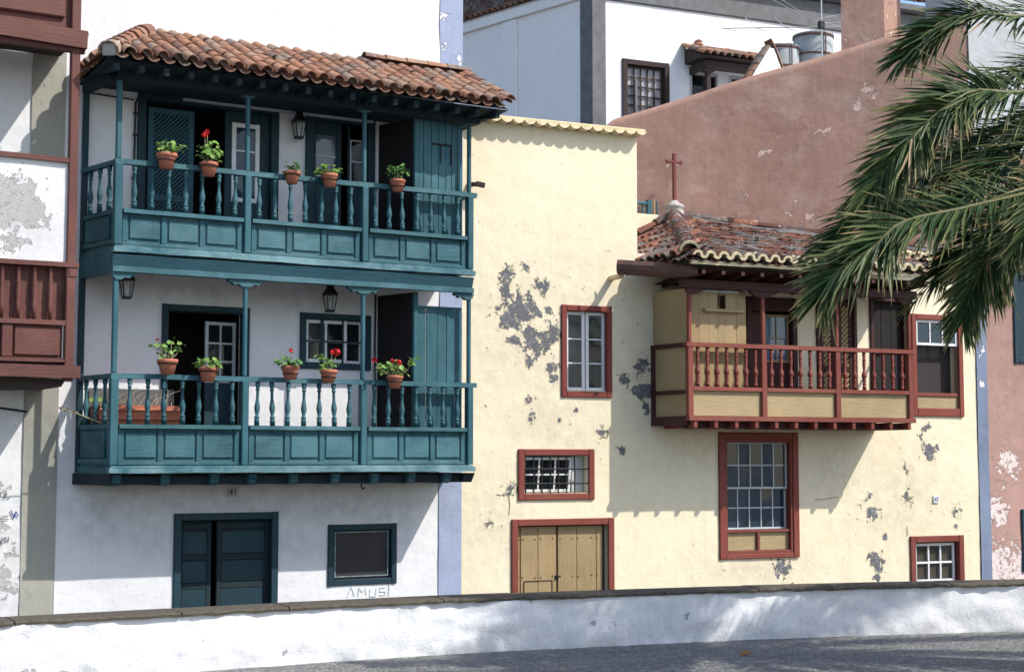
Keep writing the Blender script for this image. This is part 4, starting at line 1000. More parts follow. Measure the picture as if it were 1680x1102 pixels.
# left slope upper edge: low cream parapet with capping
mb = MB(); mb.box(2.57, 4.42, AP[1] + .05, AP[1] + .20, 4.2, 5.57, .01); part('rear_parapet', mb, M['yellow'], YH)
for k in range(6):
    inst('ridge_tile', TO, YR, slope_frame((2.60 + k * .33, AP[1] - .02, RE + .1 + k * .33 / lw * lh), (0, -1, 0), ls) @ jitter(.8))
# ridge end plaster knob
mb = MB(); mb.lathe([(.14, -.10), (.15, .02), (.12, .06), (.155, .08), (.155, .11), (.10, .14), (.07, .16), (.05, .19)], 12, (AP[0], AP[1] - .02, rz(AP[1]) + .12)); part('plaster_finial', mb, M['mortar'], YR, True)
# gutter spout that sticks out over the tower corner
ga, gb = Vector((2.905, REV + .12, 4.225)), Vector((2.10, -.33, 4.33))
mb = MB(); d_ = (gb - ga).normalized(); sx = d_.cross(Vector((0, 0, 1))).normalized(); ux = sx.cross(d_)
for i, t_ in enumerate((0, .12, .35, .6, .8, 1)):
    c = ga + (gb - ga) * t_; R_ = .045 if i == 0 else (.085 if i == 1 else .112)
    for k in range(9):
        a = math.pi * .80 + math.pi * 1.40 * k / 8; mb.v.append(tuple(c + sx * R_ * math.cos(a) + ux * R_ * math.sin(a)))
for i in range(5):
    for k in range(8): mb.f.append((i * 9 + k, i * 9 + k + 1, i * 9 + 10 + k, i * 9 + 9 + k))
g = part('gutter', mb, M['rust'], YH, fix=False); sm = g.modifiers.new('s', 'SOLIDIFY'); sm.thickness = .008
for t_ in (.3, .62, .9):
    c = ga + (gb - ga) * t_; mb = MB(); mb.tube([tuple(c + sx * .120 * math.cos(math.pi + math.pi * k / 8) + ux * .120 * math.sin(math.pi + math.pi * k / 8)) for k in range(9)], .007, 5); part('gutter_strap', mb, M['rust'], YH)
mb = MB(); mb.box(2.12, 2.20, -.3, .0, 4.17, 4.23, .01); part('gutter_bracket', mb, M['yellowtrim'], YH)
# stub of pipe by the left corner of the tower, hairline cracks
mb = MB(); mb.bar((.10, -.01, 5.32), (.13, -.16, 5.30), .07, .05); mb.bar((.13, -.15, 5.31), (.24, -.17, 5.29), .06, .06); part('wall_bracket', mb, M['darkwood'], YH)
scribble(YH, [[(5.40, 1.22), (5.52, 1.20), (5.62, 1.22), (5.80, 1.24)], [(.66, 1.30), (.67, 1.2), (.66, 1.06)], [(7.0, .80), (7.005, .7), (7.0, .66)]], -.006, simple('crack_shadow', (.25, .19, .12), .95, bump=0), .003)
number_plate(yworld(7.53, -.014, 1.19), YA, '42', .075, .10, .115, M['plate'], M['blueink'], 'small white enamel house number 42 on flaking cream wall')

# ---------------------------------------------------------------- the pink house at the right
PH = root('pink_house', (*yworld(11.0, 0, 0)[:2], BASE), YA, 'peeling pink house with tall bare side wall, chimney and blue corner band', 'house')
OFF[PH.name] = (-11.0, 0)
part('front_wall', wallgrid(8.54, 15.0, BASE, 6.45, [(9.2, 10.1, .15, .95), (9.15, 10.2, 3.3, 4.6)], .09, .0, .012, .15, [(8.7, .2, .35), (9.0, .05, .4), (8.65, 1.0, .22), (8.9, 1.7, .2), (8.8, 6.3, .4), (9.4, 5.9, .3)], [(9, 3.0, 1.0), (8.8, 4.0, 1)], seed=51), M['pinkfront'], PH, True)
part('corner_band', wallgrid(8.345, 8.545, BASE, 6.45, (), .06, -.012, .006, .1, [(8.45, 2.9, .06), (8.45, 3.4, .08), (8.5, 5.9, .3), (8.4, 6.6, .3), (8.45, 7.6, .5)], [(8.45, 2, .4)], seed=52), M['navy'], PH, True)
M['palegrey'] = plaster('pale_grey_plaster', (.52, .53, .55), (.46, .47, .49), stain=(.34, .34, .35), dirt=.7)
part('upper_wall', wallgrid(8.36, 15.0, 6.44, 11.0, (), .1, .012, .01, .1, (), [(8.9, 8.0, 1.0), (9.5, 6.8, .8)], seed=55), M['palegrey'], PH, True)
mb = body(8.362, 15.0, .03, 1.0, 8.0, 10.98); part('upper_sides', mb, M['palegrey'], PH)
for op in ((9.2, 10.1, .15, .95), (9.15, 10.2, 3.3, 4.6)):
    w = part('window', frame_mb(op[0] - .07, op[1] + .07, op[2] - .07, op[3] + .07, .09, -.03, .09), M['tealdark'], PH)
    mb = MB(); mb.box(op[0] + .02, op[1] - .02, .04, .06, op[2] + .02, op[3] - .02, .004); part('shutter_board', mb, M['tealdark'], w)
PN = Vector((PW1[0] - PW0[0], PW1[1] - PW0[1], 0)); PLn = PN.length; PN.normalize()
PTOP = [(0, 8.42), (1.2, 8.28), (1.9, 8.11), (3.58, 7.67), (4.54, 7.42), (5.3, 7.22), (5.5, 7.15), (5.62, 7.02), (5.75, 6.8)]
def pink_top(s_):
    for (a, b), (c, d) in zip(PTOP, PTOP[1:]):
        if s_ <= c: return b + (d - b) * (s_ - a) / (c - a) + .012 * math.sin(s_ * 2.3)
    return PTOP[-1][1]
mb = wallgrid(0, PLn, BASE, 8.3, (), .11, 0, .014, .1, [(2.4, 5.5, .1), (2.75, 5.6, .06), (2.6, 5.75, .06), (1.5, 7.45, .12), (1.65, 7.2, .1), (3.4, 5.9, .05), (3.1, 6.55, .10, 3.4, .35), (2.1, 6.85, .08, 3, .35), (4.5, 6.4, .06, 3, .5)],
              [(1.2, 7.3, .9), (2.8, 6.6, .7), (3.8, 7.2, .8), (5.0, 6.6, .6), (1.8, 5.9, .6)], topfn=pink_top, seed=53)
Rm = Matrix((( -PN.x, -PN.y, 0), (0, 0, 0), (0, 0, 1)))
mb.v = [tuple(Vector((PW0[0], PW0[1], 0)) + PN * s + Vector((-PN.y, PN.x, 0)) * -dv + Vector((0, 0, w))) for s, dv, w in mb.v]
back_ = Vector((PN.y, -PN.x, 0)) * .32; nv = len(mb.v); nf = len(mb.f); top_ = sorted(i for i in range(nv) if i >= nv - round(PLn / .11) - 1)
mb.v += [tuple(Vector(p) + back_) for p in mb.v]; mb.f += [tuple(nv + i for i in reversed(f)) for f in mb.f[:nf]]
mb.f += [(a, b, nv + b, nv + a) for a, b in zip(top_, top_[1:])]
rows_ = len(top_); mb.f += [(j * rows_ + rows_ - 1, (j + 1) * rows_ + rows_ - 1, nv + (j + 1) * rows_ + rows_ - 1, nv + j * rows_ + rows_ - 1) for j in range(nv // rows_ - 1)]
mb.a = {k: list(v) * 2 for k, v in mb.a.items()}
o = part('side_wall', mb, M['pink'], PH, True)
mb = MB(); mb.prism([(8.5, .1), (15, .1), (15, 6), (5.2, 5.6)], 'w', BASE, 7.3); part('rear_mass', mb, M['pinkfront'], PH)
# chimney block on the wall, plastered faces
c0 = Vector((PW0[0], PW0[1], 0)) + PN * 1.22; c1 = Vector((PW0[0], PW0[1], 0)) + PN * 1.89; nb = Vector((-PN.y, PN.x, 0)) * -1
fr_ = Vector((1, .12, 0)).normalized()
q = [c1 + nb * .02 - nb * .22, c0 + nb * .02 - nb * .22, c0 - nb * .22 + fr_ * .36, c1 - nb * .22 + fr_ * .36]
q = [p + nb * .21 - PN * 0 for p in q]
bmx = MB(); H0, H1 = 7.4, 9.9; N_ = 14
for i in range(N_ + 1):
    z = H0 + (H1 - H0) * i / N_; tp = 1 - .05 * i / N_
    cc = sum(q, Vector()) / 4
    for p in q: bmx.v.append(tuple(cc + (p - cc) * tp + Vector((0, 0, z))))
for i in range(N_):
    for k in range(4): bmx.f.append((i * 4 + k, i * 4 + (k + 1) % 4, i * 4 + 4 + (k + 1) % 4, i * 4 + 4 + k))
bmx.f.append(tuple(N_ * 4 + k for k in range(4)))
bmx.a = {'peel': [.22] * len(bmx.v), 'stain': [.5] * len(bmx.v)}
part('chimney', bmx, M['pink'], PH)

# ---------------------------------------------------------------- the white house further back
WH = root('white_rear_house', (*yworld(14.0, 14.0, 0)[:2], BASE), YA, 'big white house behind with dark stone corner, grey cornice and sash window', 'house')
WV = 14.0; OFF[WH.name] = (-14.0, -14.0)
OPW = [(9.93, 11.07, 9.75, 11.35), (11.75, 12.55, 10.2, 11.3), (12.9, 13.7, 10.2, 11.3)]
part('front_wall', wallgrid(9.41, 19.0, BASE, 12.82, OPW, .3, WV, .006, .2, (), (), seed=61), M['white_far'], WH, True)
SA = rad(20)
def sd(l, out, w): return (9.035 - math.sin(SA) * l - math.cos(SA) * out, WV + .01 + math.cos(SA) * l - math.sin(SA) * out, w)
def sbox(l0, l1, o0, o1, w0, w1):
    b = MB().box(l0, l1, o0, o1, w0, w1, .015); b.v = [sd(*p) for p in b.v]; return b
mb = MB(); mb.quad(sd(0, 0, BASE), sd(12, 0, BASE), sd(12, 0, 13.2), sd(0, 0, 13.2)); mb.a = {'peel': [0] * 4, 'stain': [0] * 4}; part('side_wall', mb, M['white_side'], WH, fix=False)
mb = MB(); mb.box(9.02, 9.41, WV - .03, WV + .25, BASE, 12.82, .02); part('corner_stones', mb, M['stone'], WH)
part('corner_return', sbox(0, .36, .002, .03, BASE, 13.2), M['stone'], WH)
mb = MB(); mb.box(9.0, 19.05, WV - .06, WV + .2, 12.82, 13.55, .03); mb.box(8.95, 19.1, WV - .30, WV + .2, 13.56, 13.74, .03); part('cornice', mb, M['stone'], WH)
part('side_moulding', sbox(.38, 12, .002, .09, 12.86, 13.12), M['white_side'], WH); part('side_pilaster', sbox(2.55, 3.1, .002, .05, 5, 12.85), M['white_side'], WH)
mb = MB(); mb.poly([(9.0, WV - .2, 13.74), (19, WV - .2, 13.74), (19, WV + 5, 15.6), (6.5, WV + 5, 15.6)]); mb.poly([(9.0, WV - .2, 13.74), (6.5, WV + 5, 15.6), sd(12, 0, 13.2), sd(0, 0, 13.2)]); mb.poly([(6.5, WV + 5, 15.6), (19, WV + 5, 15.6), (19, WV + 12, 13.2), sd(12, 0, 13.2)]); WR = part('roof', mb, M['tileold'], WH, fix=False)
BT = tile_mesh('roof_tile', .11, .09, .45, .02, M['tile'])
for k in range(46): inst('roof_tile', BT, WR, T(9.1 + k * .215, WV - .36, 13.80) @ Matrix.Rotation(rad(20), 4, 'X') @ jitter())
hs2 = Matrix.Rotation(rad(-90) + SA, 4, 'Z')
for k in range(44):
    for r in range(2): inst('roof_tile', BT, WR, T(*sd(.4 + k * .215, .16 - r * .3, 13.16 + r * .10)) @ hs2 @ Matrix.Rotation(rad(20), 4, 'X') @ jitter())
for op in OPW: room(WH, *op, v0=WV + .2)
w = part('window', frame_mb(9.85, 11.15, 9.67, 11.43, .13, WV - .05, WV + .12), M['darkwood'], WH)
sash(w, 9.98, 11.02, 9.82, 11.30, 5, 6, WV + .06, M['darkwood'], M['glassclear'], t=.05, mt=.035)
mb = MB(); mb.quad((9.95, WV + .115, 9.8), (11.05, WV + .115, 9.8), (11.05, WV + .115, 11.3), (9.95, WV + .115, 11.3)); part('curtain', mb, simple('pale_net_curtain', (.75, .71, .71), .95, var=.3, scale=5, bump=0), w, fix=False)
mb = MB(); mb.box(10.19, 10.26, WV - .03, WV + .05, 9.7, 10.95, .01); part('pipe', mb, M['stone'], w)
bal = part('oriel_balcony', MB().box(11.75, 14.6, WV - .8, WV - .01, 9.3, 9.42, .01), M['darkwood'], WH)
for x in (11.82, 13.2, 14.5):
    mb = MB(); mb.box(x - .06, x + .06, WV - .78, WV - .66, 9.42, 11.32, .015); mb.box(x - .16, x + .16, WV - .80, WV - .64, 11.12, 11.2, .02); part('post', mb, M['darkwood'], bal)
mb = MB(); mb.box(11.72, 14.62, WV - .80, WV - .64, 11.2, 11.42, .02); part('head_beam', mb, M['darkwood'], bal)
mb = MB(); mb.box(11.72, 11.80, WV - .64, WV - .01, 11.2, 11.42, .02); part('head_beam', mb, M['darkwood'], bal)
mb = MB(); mb.prism([(WV - 1.05, 11.46), (WV - .01, 11.86), (WV - .01, 11.46)], 'u', 11.6, 14.7); part('roof_deck', mb, M['darkwood'], bal)
s2 = Vector((0, 1.0, .40)).normalized()
for k in range(16):
    for r in range(3): inst('roof_tile', BT, bal, slope_frame((11.58 + k * .205, WV - 1.1 + r * .34, 11.47 + r * .136), (1, 0, 0), s2) @ jitter())
mb = MB(); mb.lathe([(.1, 0), (.13, .05), (.09, .1), (.11, .14), (.02, .2)], 8, (11.95, WV - .1, 11.92)); part('finial', mb, M['tile'], bal)
for a in (11.75, 12.9): w = part('window', frame_mb(a, a + .8, 10.2, 11.3, .05, WV - .03, WV + .1), M['greyjoin'], WH); sash(w, a + .05, a + .75, 10.25, 11.25, 2, 3, WV + .03, M['darkwood'], M['glass'], t=.04, mt=.03)

# ---------------------------------------------------------------- roof terrace behind the pink wall: gabled hut, tanks, aerial, railing, cross
HV = 10.0
RH = root('roof_hut', (*yworld(12.0, HV, 0)[:2], BASE), YA, 'small white gabled hut with orange ridge tiles behind the pink wall', 'hut')
ho = -12.0
def hb(mb): mb.v = [(u + ho, v - HV, w) for u, v, w in mb.v]; return mb
mb = MB(); mb.prism([(10.97, BASE), (15.5, BASE), (15.5, 10.05), (12.0, 10.05), (11.72, 10.45), (11.55, 10.86), (11.43, 10.88), (10.97, 10.2)], 'v', HV, HV + .28); part('wall', hb(mb), M['white_far'], RH)
mb = MB(); mb.prism([(11.6, BASE), (15.5, BASE), (15.5, 10.03), (11.6, 10.03)], 'v', HV + .28, HV + 3.2); part('rear_block', hb(mb), M['white_far'], RH)
g0 = Vector((10.70, 0, 10.24)); 
for (a, b) in (((10.89, 10.12), (11.39, 10.84)), ((11.78, 10.40), (11.58, 10.84))):
    dv = Vector((b[0] - a[0], 0, b[1] - a[1])); L = dv.length; dv.normalize()
    for k in range(int(L / .22) + 1): inst('ridge_tile', BT, RH, slope_frame((a[0] + dv.x * k * .22 + ho, .14, a[1] + dv.z * k * .22), dv.cross(Vector((0, 0, 1))).normalized() if False else (0, -1 if dv.x > 0 else 1, 0), dv) @ Matrix.Diagonal((1.6, .7, .8, 1)) @ jitter(.5))
def tank(u, r, top, label, h=1.15):
    x, y, _ = yworld(u, HV + .6, 0)
    t = root('water_tank', (x, y, top - h), YA, label, 'water tank', 'roof water tanks'); ZOFF.pop(t.name)
    part('drum', MB().lathe([(r * .97, 0), (r, .05), (r, h * .5), (r * 1.005, h * .52), (r, h * .54), (r * .99, h - .03), (r * .96, h)], 28), M['tank'], t, True)
    for z in (h * .16, h * .58, h - .05):
        mb = MB(); mb.lathe([(r + .004, z), (r + .02, z + .008), (r + .02, z + .038), (r + .004, z + .046)], 28, cap=False); part('hoop', mb, M['rust'], t, True)
    mb = MB(); mb.lathe([(r * 1.04, h), (r * 1.04, h + .03), (r * .8, h + .06), (.05, h + .09)], 28); part('lid', mb, M['tank'], t)
    mb = MB(); mb.tube([(0, -r - .03, .1), (0, -r - .03, h), (.1, -r * .5, h + .1)], .015); part('pipe', mb, M['rust'], t)
tank(12.12, .42, 11.06, 'lower left cylindrical cement water tank on the roof behind the pink wall')
tank(13.02, .455, 11.44, 'taller right cylindrical cement water tank beside the chimney')
x, y, _ = yworld(12.75, HV - .1, 0)
an = root('tv_aerial', (x, y, 10.05), YA, 'thin metal television aerial rising behind the water tanks', 'aerial'); ZOFF.pop(an.name)
part('mast', MB().tube([(0, 0, 0), (0, 0, 1.3), (.02, 0, 2.9)], .018), M['alu'], an)
part('boom', MB().tube([(-2.5, .2, 1.15), (0, 0, 1.42), (.5, -.05, 1.48)], .012), M['alu'], an)
for k in range(3):
    c = Vector((-2.4 + k * .75, .2 - k * .05, 1.16 + k * .08)); part('element', MB().tube([c + Vector((-.14, .2, .28)), c, c + Vector((.14, -.2, -.1))], .007), M['alu'], an)
for k, (a, b) in enumerate((((-.0, 0, 1.45), (-1.45, .1, 2.0)), ((-.05, 0, 1.5), (-1.4, .1, 2.12)), ((-1.45, .1, 2.0), (-1.4, .1, 2.12)), ((0, 0, 1.5), (1.3, -.1, 1.7)), ((0, 0, 1.62), (1.3, 0, 2.0)), ((0, 0, 1.55), (1.2, .1, 1.45)))):
    part('element', MB().tube([a, b], .008), M['alu'], an)
part('clamp', MB().box(-.07, .07, -.05, .05, 1.38, 1.55, .01), M['iron'], an)
# railing scrap seen past the tower corner
x, y, _ = yworld(2.4, AP[1] + .12, 0)
rr = root('terrace_railing', (x, y, 5.57), YA, 'short teal railing on the cream parapet past the tower corner', 'railing'); ZOFF.pop(rr.name)
part('rail', MB().box(.2, 1.80, -.03, .03, .16, .20, .005), M['tealh'], rr)
for x_ in (1.80,): part('post', MB().box(x_ - .04, x_ + .04, -.04, .04, 0, .23, .006), M['tealv'], rr)
for k in range(13): inst('baluster', BAL_T, rr, T(.25 + k * .12, 0, 0) @ Matrix.Diagonal((.9, .9, .165, 1)))
part('stay', MB().bar((1.90, 0, 0), (1.89, 0, .23), .02, .02), M['tan'], rr); part('stay', MB().bar((1.95, 0, 0), (1.945, 0, .23), .02, .02), M['tealv'], rr)
x, y, _ = yworld(AP[0], AP[1] - .02, 0)
cr = root('cross', (x, y, rz(AP[1]) + .28), YA, 'thin oxide red cross on the white knob at the roof hip', 'cross'); ZOFF.pop(cr.name)
part('upright', MB().box(-.025, .025, -.025, .025, -.05, .78, .006), M['cross'], cr)
part('arm', MB().box(-.125, .125, -.02, .02, .62, .665, .006), M['cross'], cr)
for sx_ in (-1, 1): part('arm_tip', MB().box(sx_ * .125 - .015, sx_ * .125 + .015, -.024, .024, .613, .672, .006), M['cross'], cr)

# ---------------------------------------------------------------- lanterns
def lantern(loc, label, hang):
    r = root('lantern', loc, 0, label, 'lantern', 'black iron wall lanterns'); ZOFF.pop(r.name)
    fb = MB(); a, b = .042, .066
    for sx_ in (-1, 1):
        for sy_ in (-1, 1): fb.bar((sx_ * a, sy_ * a, 0), (sx_ * b, sy_ * b, .19), .010, .010)
    for z, q in ((0, a), (.19, b)):
        fb.box(-q - .006, q + .006, -q - .006, -q + .006, z - .008, z + .008, .001); fb.box(-q - .006, q + .006, q - .006, q + .006, z - .008, z + .008, .001)
        fb.box(-q - .006, -q + .006, -q + .006, q - .006, z - .008, z + .008, .001); fb.box(q - .006, q + .006, -q + .006, q - .006, z - .008, z + .008, .001)
    part('cage', fb, M['iron'], r)
    part('base', MB().box(-.045, .045, -.045, .045, -.02, -.008, .003), M['iron'], r)
    part('cap', MB().lathe([(.105, .198), (.10, .205), (.06, .26), (.045, .285), (.055, .29), (.04, .31), (.012, .33), (.018, .345), (.004, .36)], 4), M['iron'], r).rotation_euler = (0, 0, rad(45))
    g = MB()
    for sx_, sy_ in ((0, -1), (0, 1), (1, 0), (-1, 0)):
        if sx_ == 0: g.quad((-a, sy_ * a, .008), (a, sy_ * a, .008), (b, sy_ * b, .182), (-b, sy_ * b, .182))
        else: g.quad((sx_ * a, -a, .008), (sx_ * a, a, .008), (sx_ * b, b, .182), (sx_ * b, -b, .182))
    part('glass', g, M['lglass'], r, fix=False)
    part('bulb', MB().lathe([(.008, .0), (.012, .05), (.022, .09), (.012, .12)], 8), M['plate'], r)
    part('bracket', MB().tube([(0, 0, .34), (0, 0, .40)], .006) if hang else MB().tube([(0, .02, .33), (0, .09, .36), (0, .12, .30)], .008), M['iron'], r)
M['lglass'] = glassmat('lantern_glass', (.35, .38, .4), .35)
lantern((6.87, 17.06, 5.66), 'black iron lantern on white wall between the upper doors', False)
lantern((4.72, 16.75, 3.575), 'black iron lantern hanging beside the left corner post of the lower balcony', True)
lantern((7.25, 16.95, 3.565), 'black iron lantern above the lower balcony window', True)

# ---------------------------------------------------------------- geranium pots
def leaf_into(mb, c, n, r, rot):
    n = n.normalized(); x = n.cross(Vector((.2, .9, .4))).normalized(); y = n.cross(x); b = len(mb.v); mb.v.append(tuple(c - n * r * .18))
    for k in range(7):
        a = rot + 2 * math.pi * k / 7; q = r * random.uniform(.82, 1.1); mb.v.append(tuple(c + x * q * math.cos(a) + y * q * math.sin(a) + n * random.uniform(-.1, .1) * r))
    for k in range(7): mb.f.append((b, b + 1 + k, b + 1 + (k + 1) % 7))
def petals_into(mb, c, r, n):
    for _ in range(n):
        d = Vector((random.gauss(0, 1), random.gauss(0, 1), random.gauss(.2, .9))).normalized(); p = c + d * r * random.uniform(.75, 1.05); leaf_into(mb, p, d + Vector((random.gauss(0, .3),) * 3), r * .42, random.random() * 6)
def pot(loc, label, r, spread, height, nleaf, flowers, bare=0, mat='gert', tilt=0, branch=None):
    t = root('flower_pot', loc, random.uniform(0, 6), label, 'flower pot', 'geranium pots hung on the teal rails'); ZOFF.pop(t.name)
    t.rotation_euler = (rad(tilt), rad(random.uniform(-2, 2)), 0)
    h = .165 * r / .105
    part('pot', MB().lathe([(r * .66, 0), (r * .93, h * .72), (r * .95, h * .74), (r * 1.06, h * .76), (r * 1.08, h * .98), (r * 1.02, h), (r * .95, h * .98), (r * .90, h * .85)], 18), M['terra'], t, True)
    part('soil', MB().lathe([(r * .92, h * .86), (r * .5, h * .89), (.004, h * .9)], 12, cap=False), M['darksoil'], t)
    hz = h * random.choice((.42, .52, .70)); rr_ = r * (.66 + .27 * hz / (h * .72)) + .006
    ring = MB().tube([(rr_ * math.cos(a * .2618), rr_ * math.sin(a * .2618), hz) for a in range(25)], .007, 5); ring.tube([(0, rr_, hz), (0, rr_ + .06, hz), (0, rr_ + .09, hz - .03)], .007, 5); part('holder_ring', ring, M['iron'], t)
    st = MB(); fo = MB(); rng = random
    centres = []
    ns = 6 + nleaf // 14
    for k in range(ns):
        a = rng.uniform(0, 6.28); q = rng.uniform(.1, 1) ** .7
        tip = Vector((spread * q * math.cos(a), spread * q * math.sin(a) * .8, h + height * rng.uniform(.35, 1) * (1.1 - .45 * q)))
        st.tube([(.3 * r * math.cos(a), .3 * r * math.sin(a), h * .85), (tip.x * .6, tip.y * .6, h + (tip.z - h) * .5), tip], .0055, 4, .003); centres.append(tip)
    for b_ in (branch or []):
        p = Vector(b_); st.tube([(0, 0, h * .85), (p.x * .7, p.y * .7, h + (p.z - h) * .35), p], .005, 4, .003); centres += [p, p]
    for k in range(nleaf):
        c = rng.choice(centres); p = c + Vector((rng.gauss(0, .034), rng.gauss(0, .034), rng.gauss(-.012, .028)))
        if bare and rng.random() < .25: p = Vector((p.x, p.y, p.z))
        p.z = max(p.z, h + .0)
        leaf_into(fo, p, Vector((p.x * 3 + rng.gauss(0, .5), p.y * 3 - .25 + rng.gauss(0, .5), .9)), rng.uniform(.016, .034), rng.random() * 6)
    part('stems', st, M['stem'], t)['kind'] = 'stuff'
    part('foliage', fo, M[mat], t, fix=False)['kind'] = 'stuff'
    for (fx, fz, fr, n) in flowers:
        fm = MB(); petals_into(fm, Vector((fx, -.04, h + fz)), fr, n); part('flower', fm, M['petal'], t, fix=False)
        part('flower_stalk', MB().tube([(fx * .3, -.02, h), (fx * .8, -.03, h + fz * .6), (fx, -.04, h + fz)], .004, 4), M['stem'], t)
M['darksoil'] = simple('potting_soil', (.03, .022, .016), .95)
PV = 17.2 - .945
pot((4.99, PV, 4.965), 'upper rail pot nearest the left corner, bushy green, no bloom', .108, .11, .13, 110, [], branch=[(.15, -.02, .25)])
pot((5.475, PV, 4.925), 'upper rail pot with tall leggy geranium and one red bloom in front of open door', .098, .11, .24, 105, [(-.075, .30, .033, 34), (-.045, .335, .028, 20)])
pot((6.465, PV, 4.93), 'upper rail pot with sparse green plant below the lantern', .090, .11, .09, 55, [], mat='gerdark')
pot((6.94, PV, 4.935), 'upper rail pot tilted forward with leaves trailing left', .094, .12, .10, 75, [], mat='gert', tilt=-4, branch=[(-.17, -.02, .19), (-.13, -.03, .17)])
pot((7.81, PV, 4.955), 'upper rail pot with large dark leaves in front of the dark closet side', .092, .13, .17, 95, [], mat='gerdark')
pot((5.045, PV, 2.70), 'lower rail pot with bare pale stems and one faded red flower by the left post', .106, .11, .20, 48, [(-.13, .21, .018, 16)], bare=1, branch=[(.13, -.02, .31), (-.09, -.02, .33), (.04, -.02, .36)])
pot((5.505, PV, 2.635), 'lower rail pot with compact light green plant in front of the open door', .102, .13, .08, 95, [])
pot((6.475, PV, 2.68), 'lower rail pot with single red bloom left of the window', .100, .12, .10, 75, [(.0, .165, .026, 26)], mat='gerdark', branch=[(-.17, -.02, .22), (-.14, -.03, .2)])
pot((6.94, PV, 2.655), 'lower rail pot with two bright red blooms in front of the window', .096, .07, .15, 60, [(.02, .20, .03, 26), (.075, .205, .042, 40)], branch=[(-.1, -.02, .30)])
pot((7.79, PV, 2.612), 'lower rail pot with spreading leaves and three red blooms by the closet', .096, .15, .14, 105, [(-.28, .17, .032, 26), (.03, .15, .033, 30), (-.05, .17, .026, 20)], mat='gert', branch=[(.22, -.02, .33), (-.2, -.02, .22), (-.22, -.02, .25)])
# trough of dried plants on the lower balcony floor
M['dark_sheet'] = simple('dark_grey_sheet', (.10, .105, .11), .8)
tr = root('planter_trough', (4.95, 16.95, 1.715), 0, 'terracotta trough of dried plants behind the lower balcony balusters', 'planter'); ZOFF.pop(tr.name)
mb = MB(); mb.prism([(-.17, .34), (.17, .34), (.21, .66), (-.21, .66)], 'u', -.50, .42); part('trough', mb, M['terra'], tr)
for x_ in (-.4, .3): part('stand', MB().box(x_ - .04, x_ + .04, -.14, .14, 0, .34, .006), M['darkwood'], tr)
part('back_sheet', MB().box(-.52, .46, .215, .235, .0, .86, .006), M['dark_sheet'], tr)  # plain dark grey sheet upright behind the trough
for k in range(3): part('moulding', MB().box(-.51, .43, -.225 + .006 * k, -.19, .60 - k * .1, .625 - k * .1, .005), M['terra'], tr)
mb = MB()
for k in range(46):
    x = random.uniform(-.46, .4); y = random.uniform(-.14, .14); l = random.uniform(.12, .34); a = random.gauss(0, .5)
    mb.tube([(x, y, .62), (x + a * l * .4, y + random.gauss(0, .03), .62 + l * .5), (x + a * l, y + random.gauss(0, .05), .62 + l * .75)], .008, 4, .002)
part('dry_stalks', mb, M['drygrass'], tr)['kind'] = 'stuff'
mb = MB()
for k in range(16): leaf_into(mb, Vector((random.uniform(-.55, -.36), random.uniform(-.2, .1), random.uniform(.45, .75))), Vector((-.4, -1, .4)), .03, 1)
part('foliage', mb, M['gert'], tr, fix=False)['kind'] = 'stuff'
# dry twig poking out of the left end
tw = root('dry_twig', (4.50, 16.6, 2.16), 0, 'dry twig sticking out left from the lower teal balcony', 'twig'); ZOFF.pop(tw.name)
part('stem', MB().tube([(.12, .1, .02), (-.1, .0, .02), (-.32, -.05, .10), (-.52, -.1, .16)], .009, 5, .004), M['stem'], tw)
mb = MB()
for k in range(14):
    t_ = random.choice((-.5, -.47, -.40, -.36, -.17)); leaf_into(mb, Vector((t_ + random.gauss(0, .015), -.08 + random.gauss(0, .015), -t_ * .33 + random.gauss(0, .012))), Vector((random.gauss(0, 1), -1, .5)), .016, 0)
part('leaves', mb, simple('dry_twig_leaf', (.14, .12, .07), .9), tw, fix=False)['kind'] = 'stuff'

# ---------------------------------------------------------------- low whitewashed wall with stone coping
LW = root('low_wall', (6.5, 12.6, 0), 0, 'low lumpy whitewashed wall with dark stone coping along the plaza', 'wall'); ZOFF.pop(LW.name)
def wpt(s):                       # centre line by x, smooth
    x = s; y = wall_at(x); y = (wall_at(x - .4) + wall_at(x + .4) + y * 2) / 4
    y2 = (wall_at(x - .2) + wall_at(x + .6)) / 2; tx = Vector((.8, wall_at(min(x + .4, 17.4)) - wall_at(max(x - .4, -5.9)), 0)).normalized()
    return Vector((x, y, 0)), Vector((tx.y, -tx.x, 0))        # point on the front foot, normal towards the plaza
mb = MB(); X0, X1 = -5.5, 17.0; NX = 420; NZ = 12; pl = []; HW = .470
for i in range(NX + 1):
    x = X0 + (X1 - X0) * i / NX; p, n = wpt(x)
    for j in range(NZ + 1):
        z = -.02 + (HW + .02) * j / NZ
        q = Vector((x * 1.6, z * 2.2, 3)); dsp = mnoise.noise(q) * .026 + mnoise.noise(q * 2.6) * .026 + mnoise.noise(q * 6) * .012 + mnoise.noise(q * 13) * .005
        pt = p + n * (dsp + .03 * (1 - z / HW)) + Vector((0, 0, z + (mnoise.noise(Vector((x * 4, 0, 7))) * .016 if j == NZ else 0))) - Vector((6.5, 12.6, 0)); mb.v.append(tuple(pt)); pl.append(0)
for i in range(NX):
    for j in range(NZ): mb.f.append((i * (NZ + 1) + j, (i + 1) * (NZ + 1) + j, (i + 1) * (NZ + 1) + j + 1, i * (NZ + 1) + j + 1))
spots_ = [(2.8, .08, .06), (3.1, .05, .05), (5.0, .1, .03), (8.05, .22, .03), (4.7, .2, .03), (9.0, .25, .03)]
mb.a = {'peel': [max(math.exp(-(((v[0] + 6.5 - a) / r) ** 2 + ((v[2] - b) / r) ** 2)) for a, b, r in spots_) for v in mb.v], 'stain': [max(0, 1 - v[2] / .22) for v in mb.v]}
part('plaster_face', mb, M['lowwall'], LW, True, fix=False)
mb = MB()
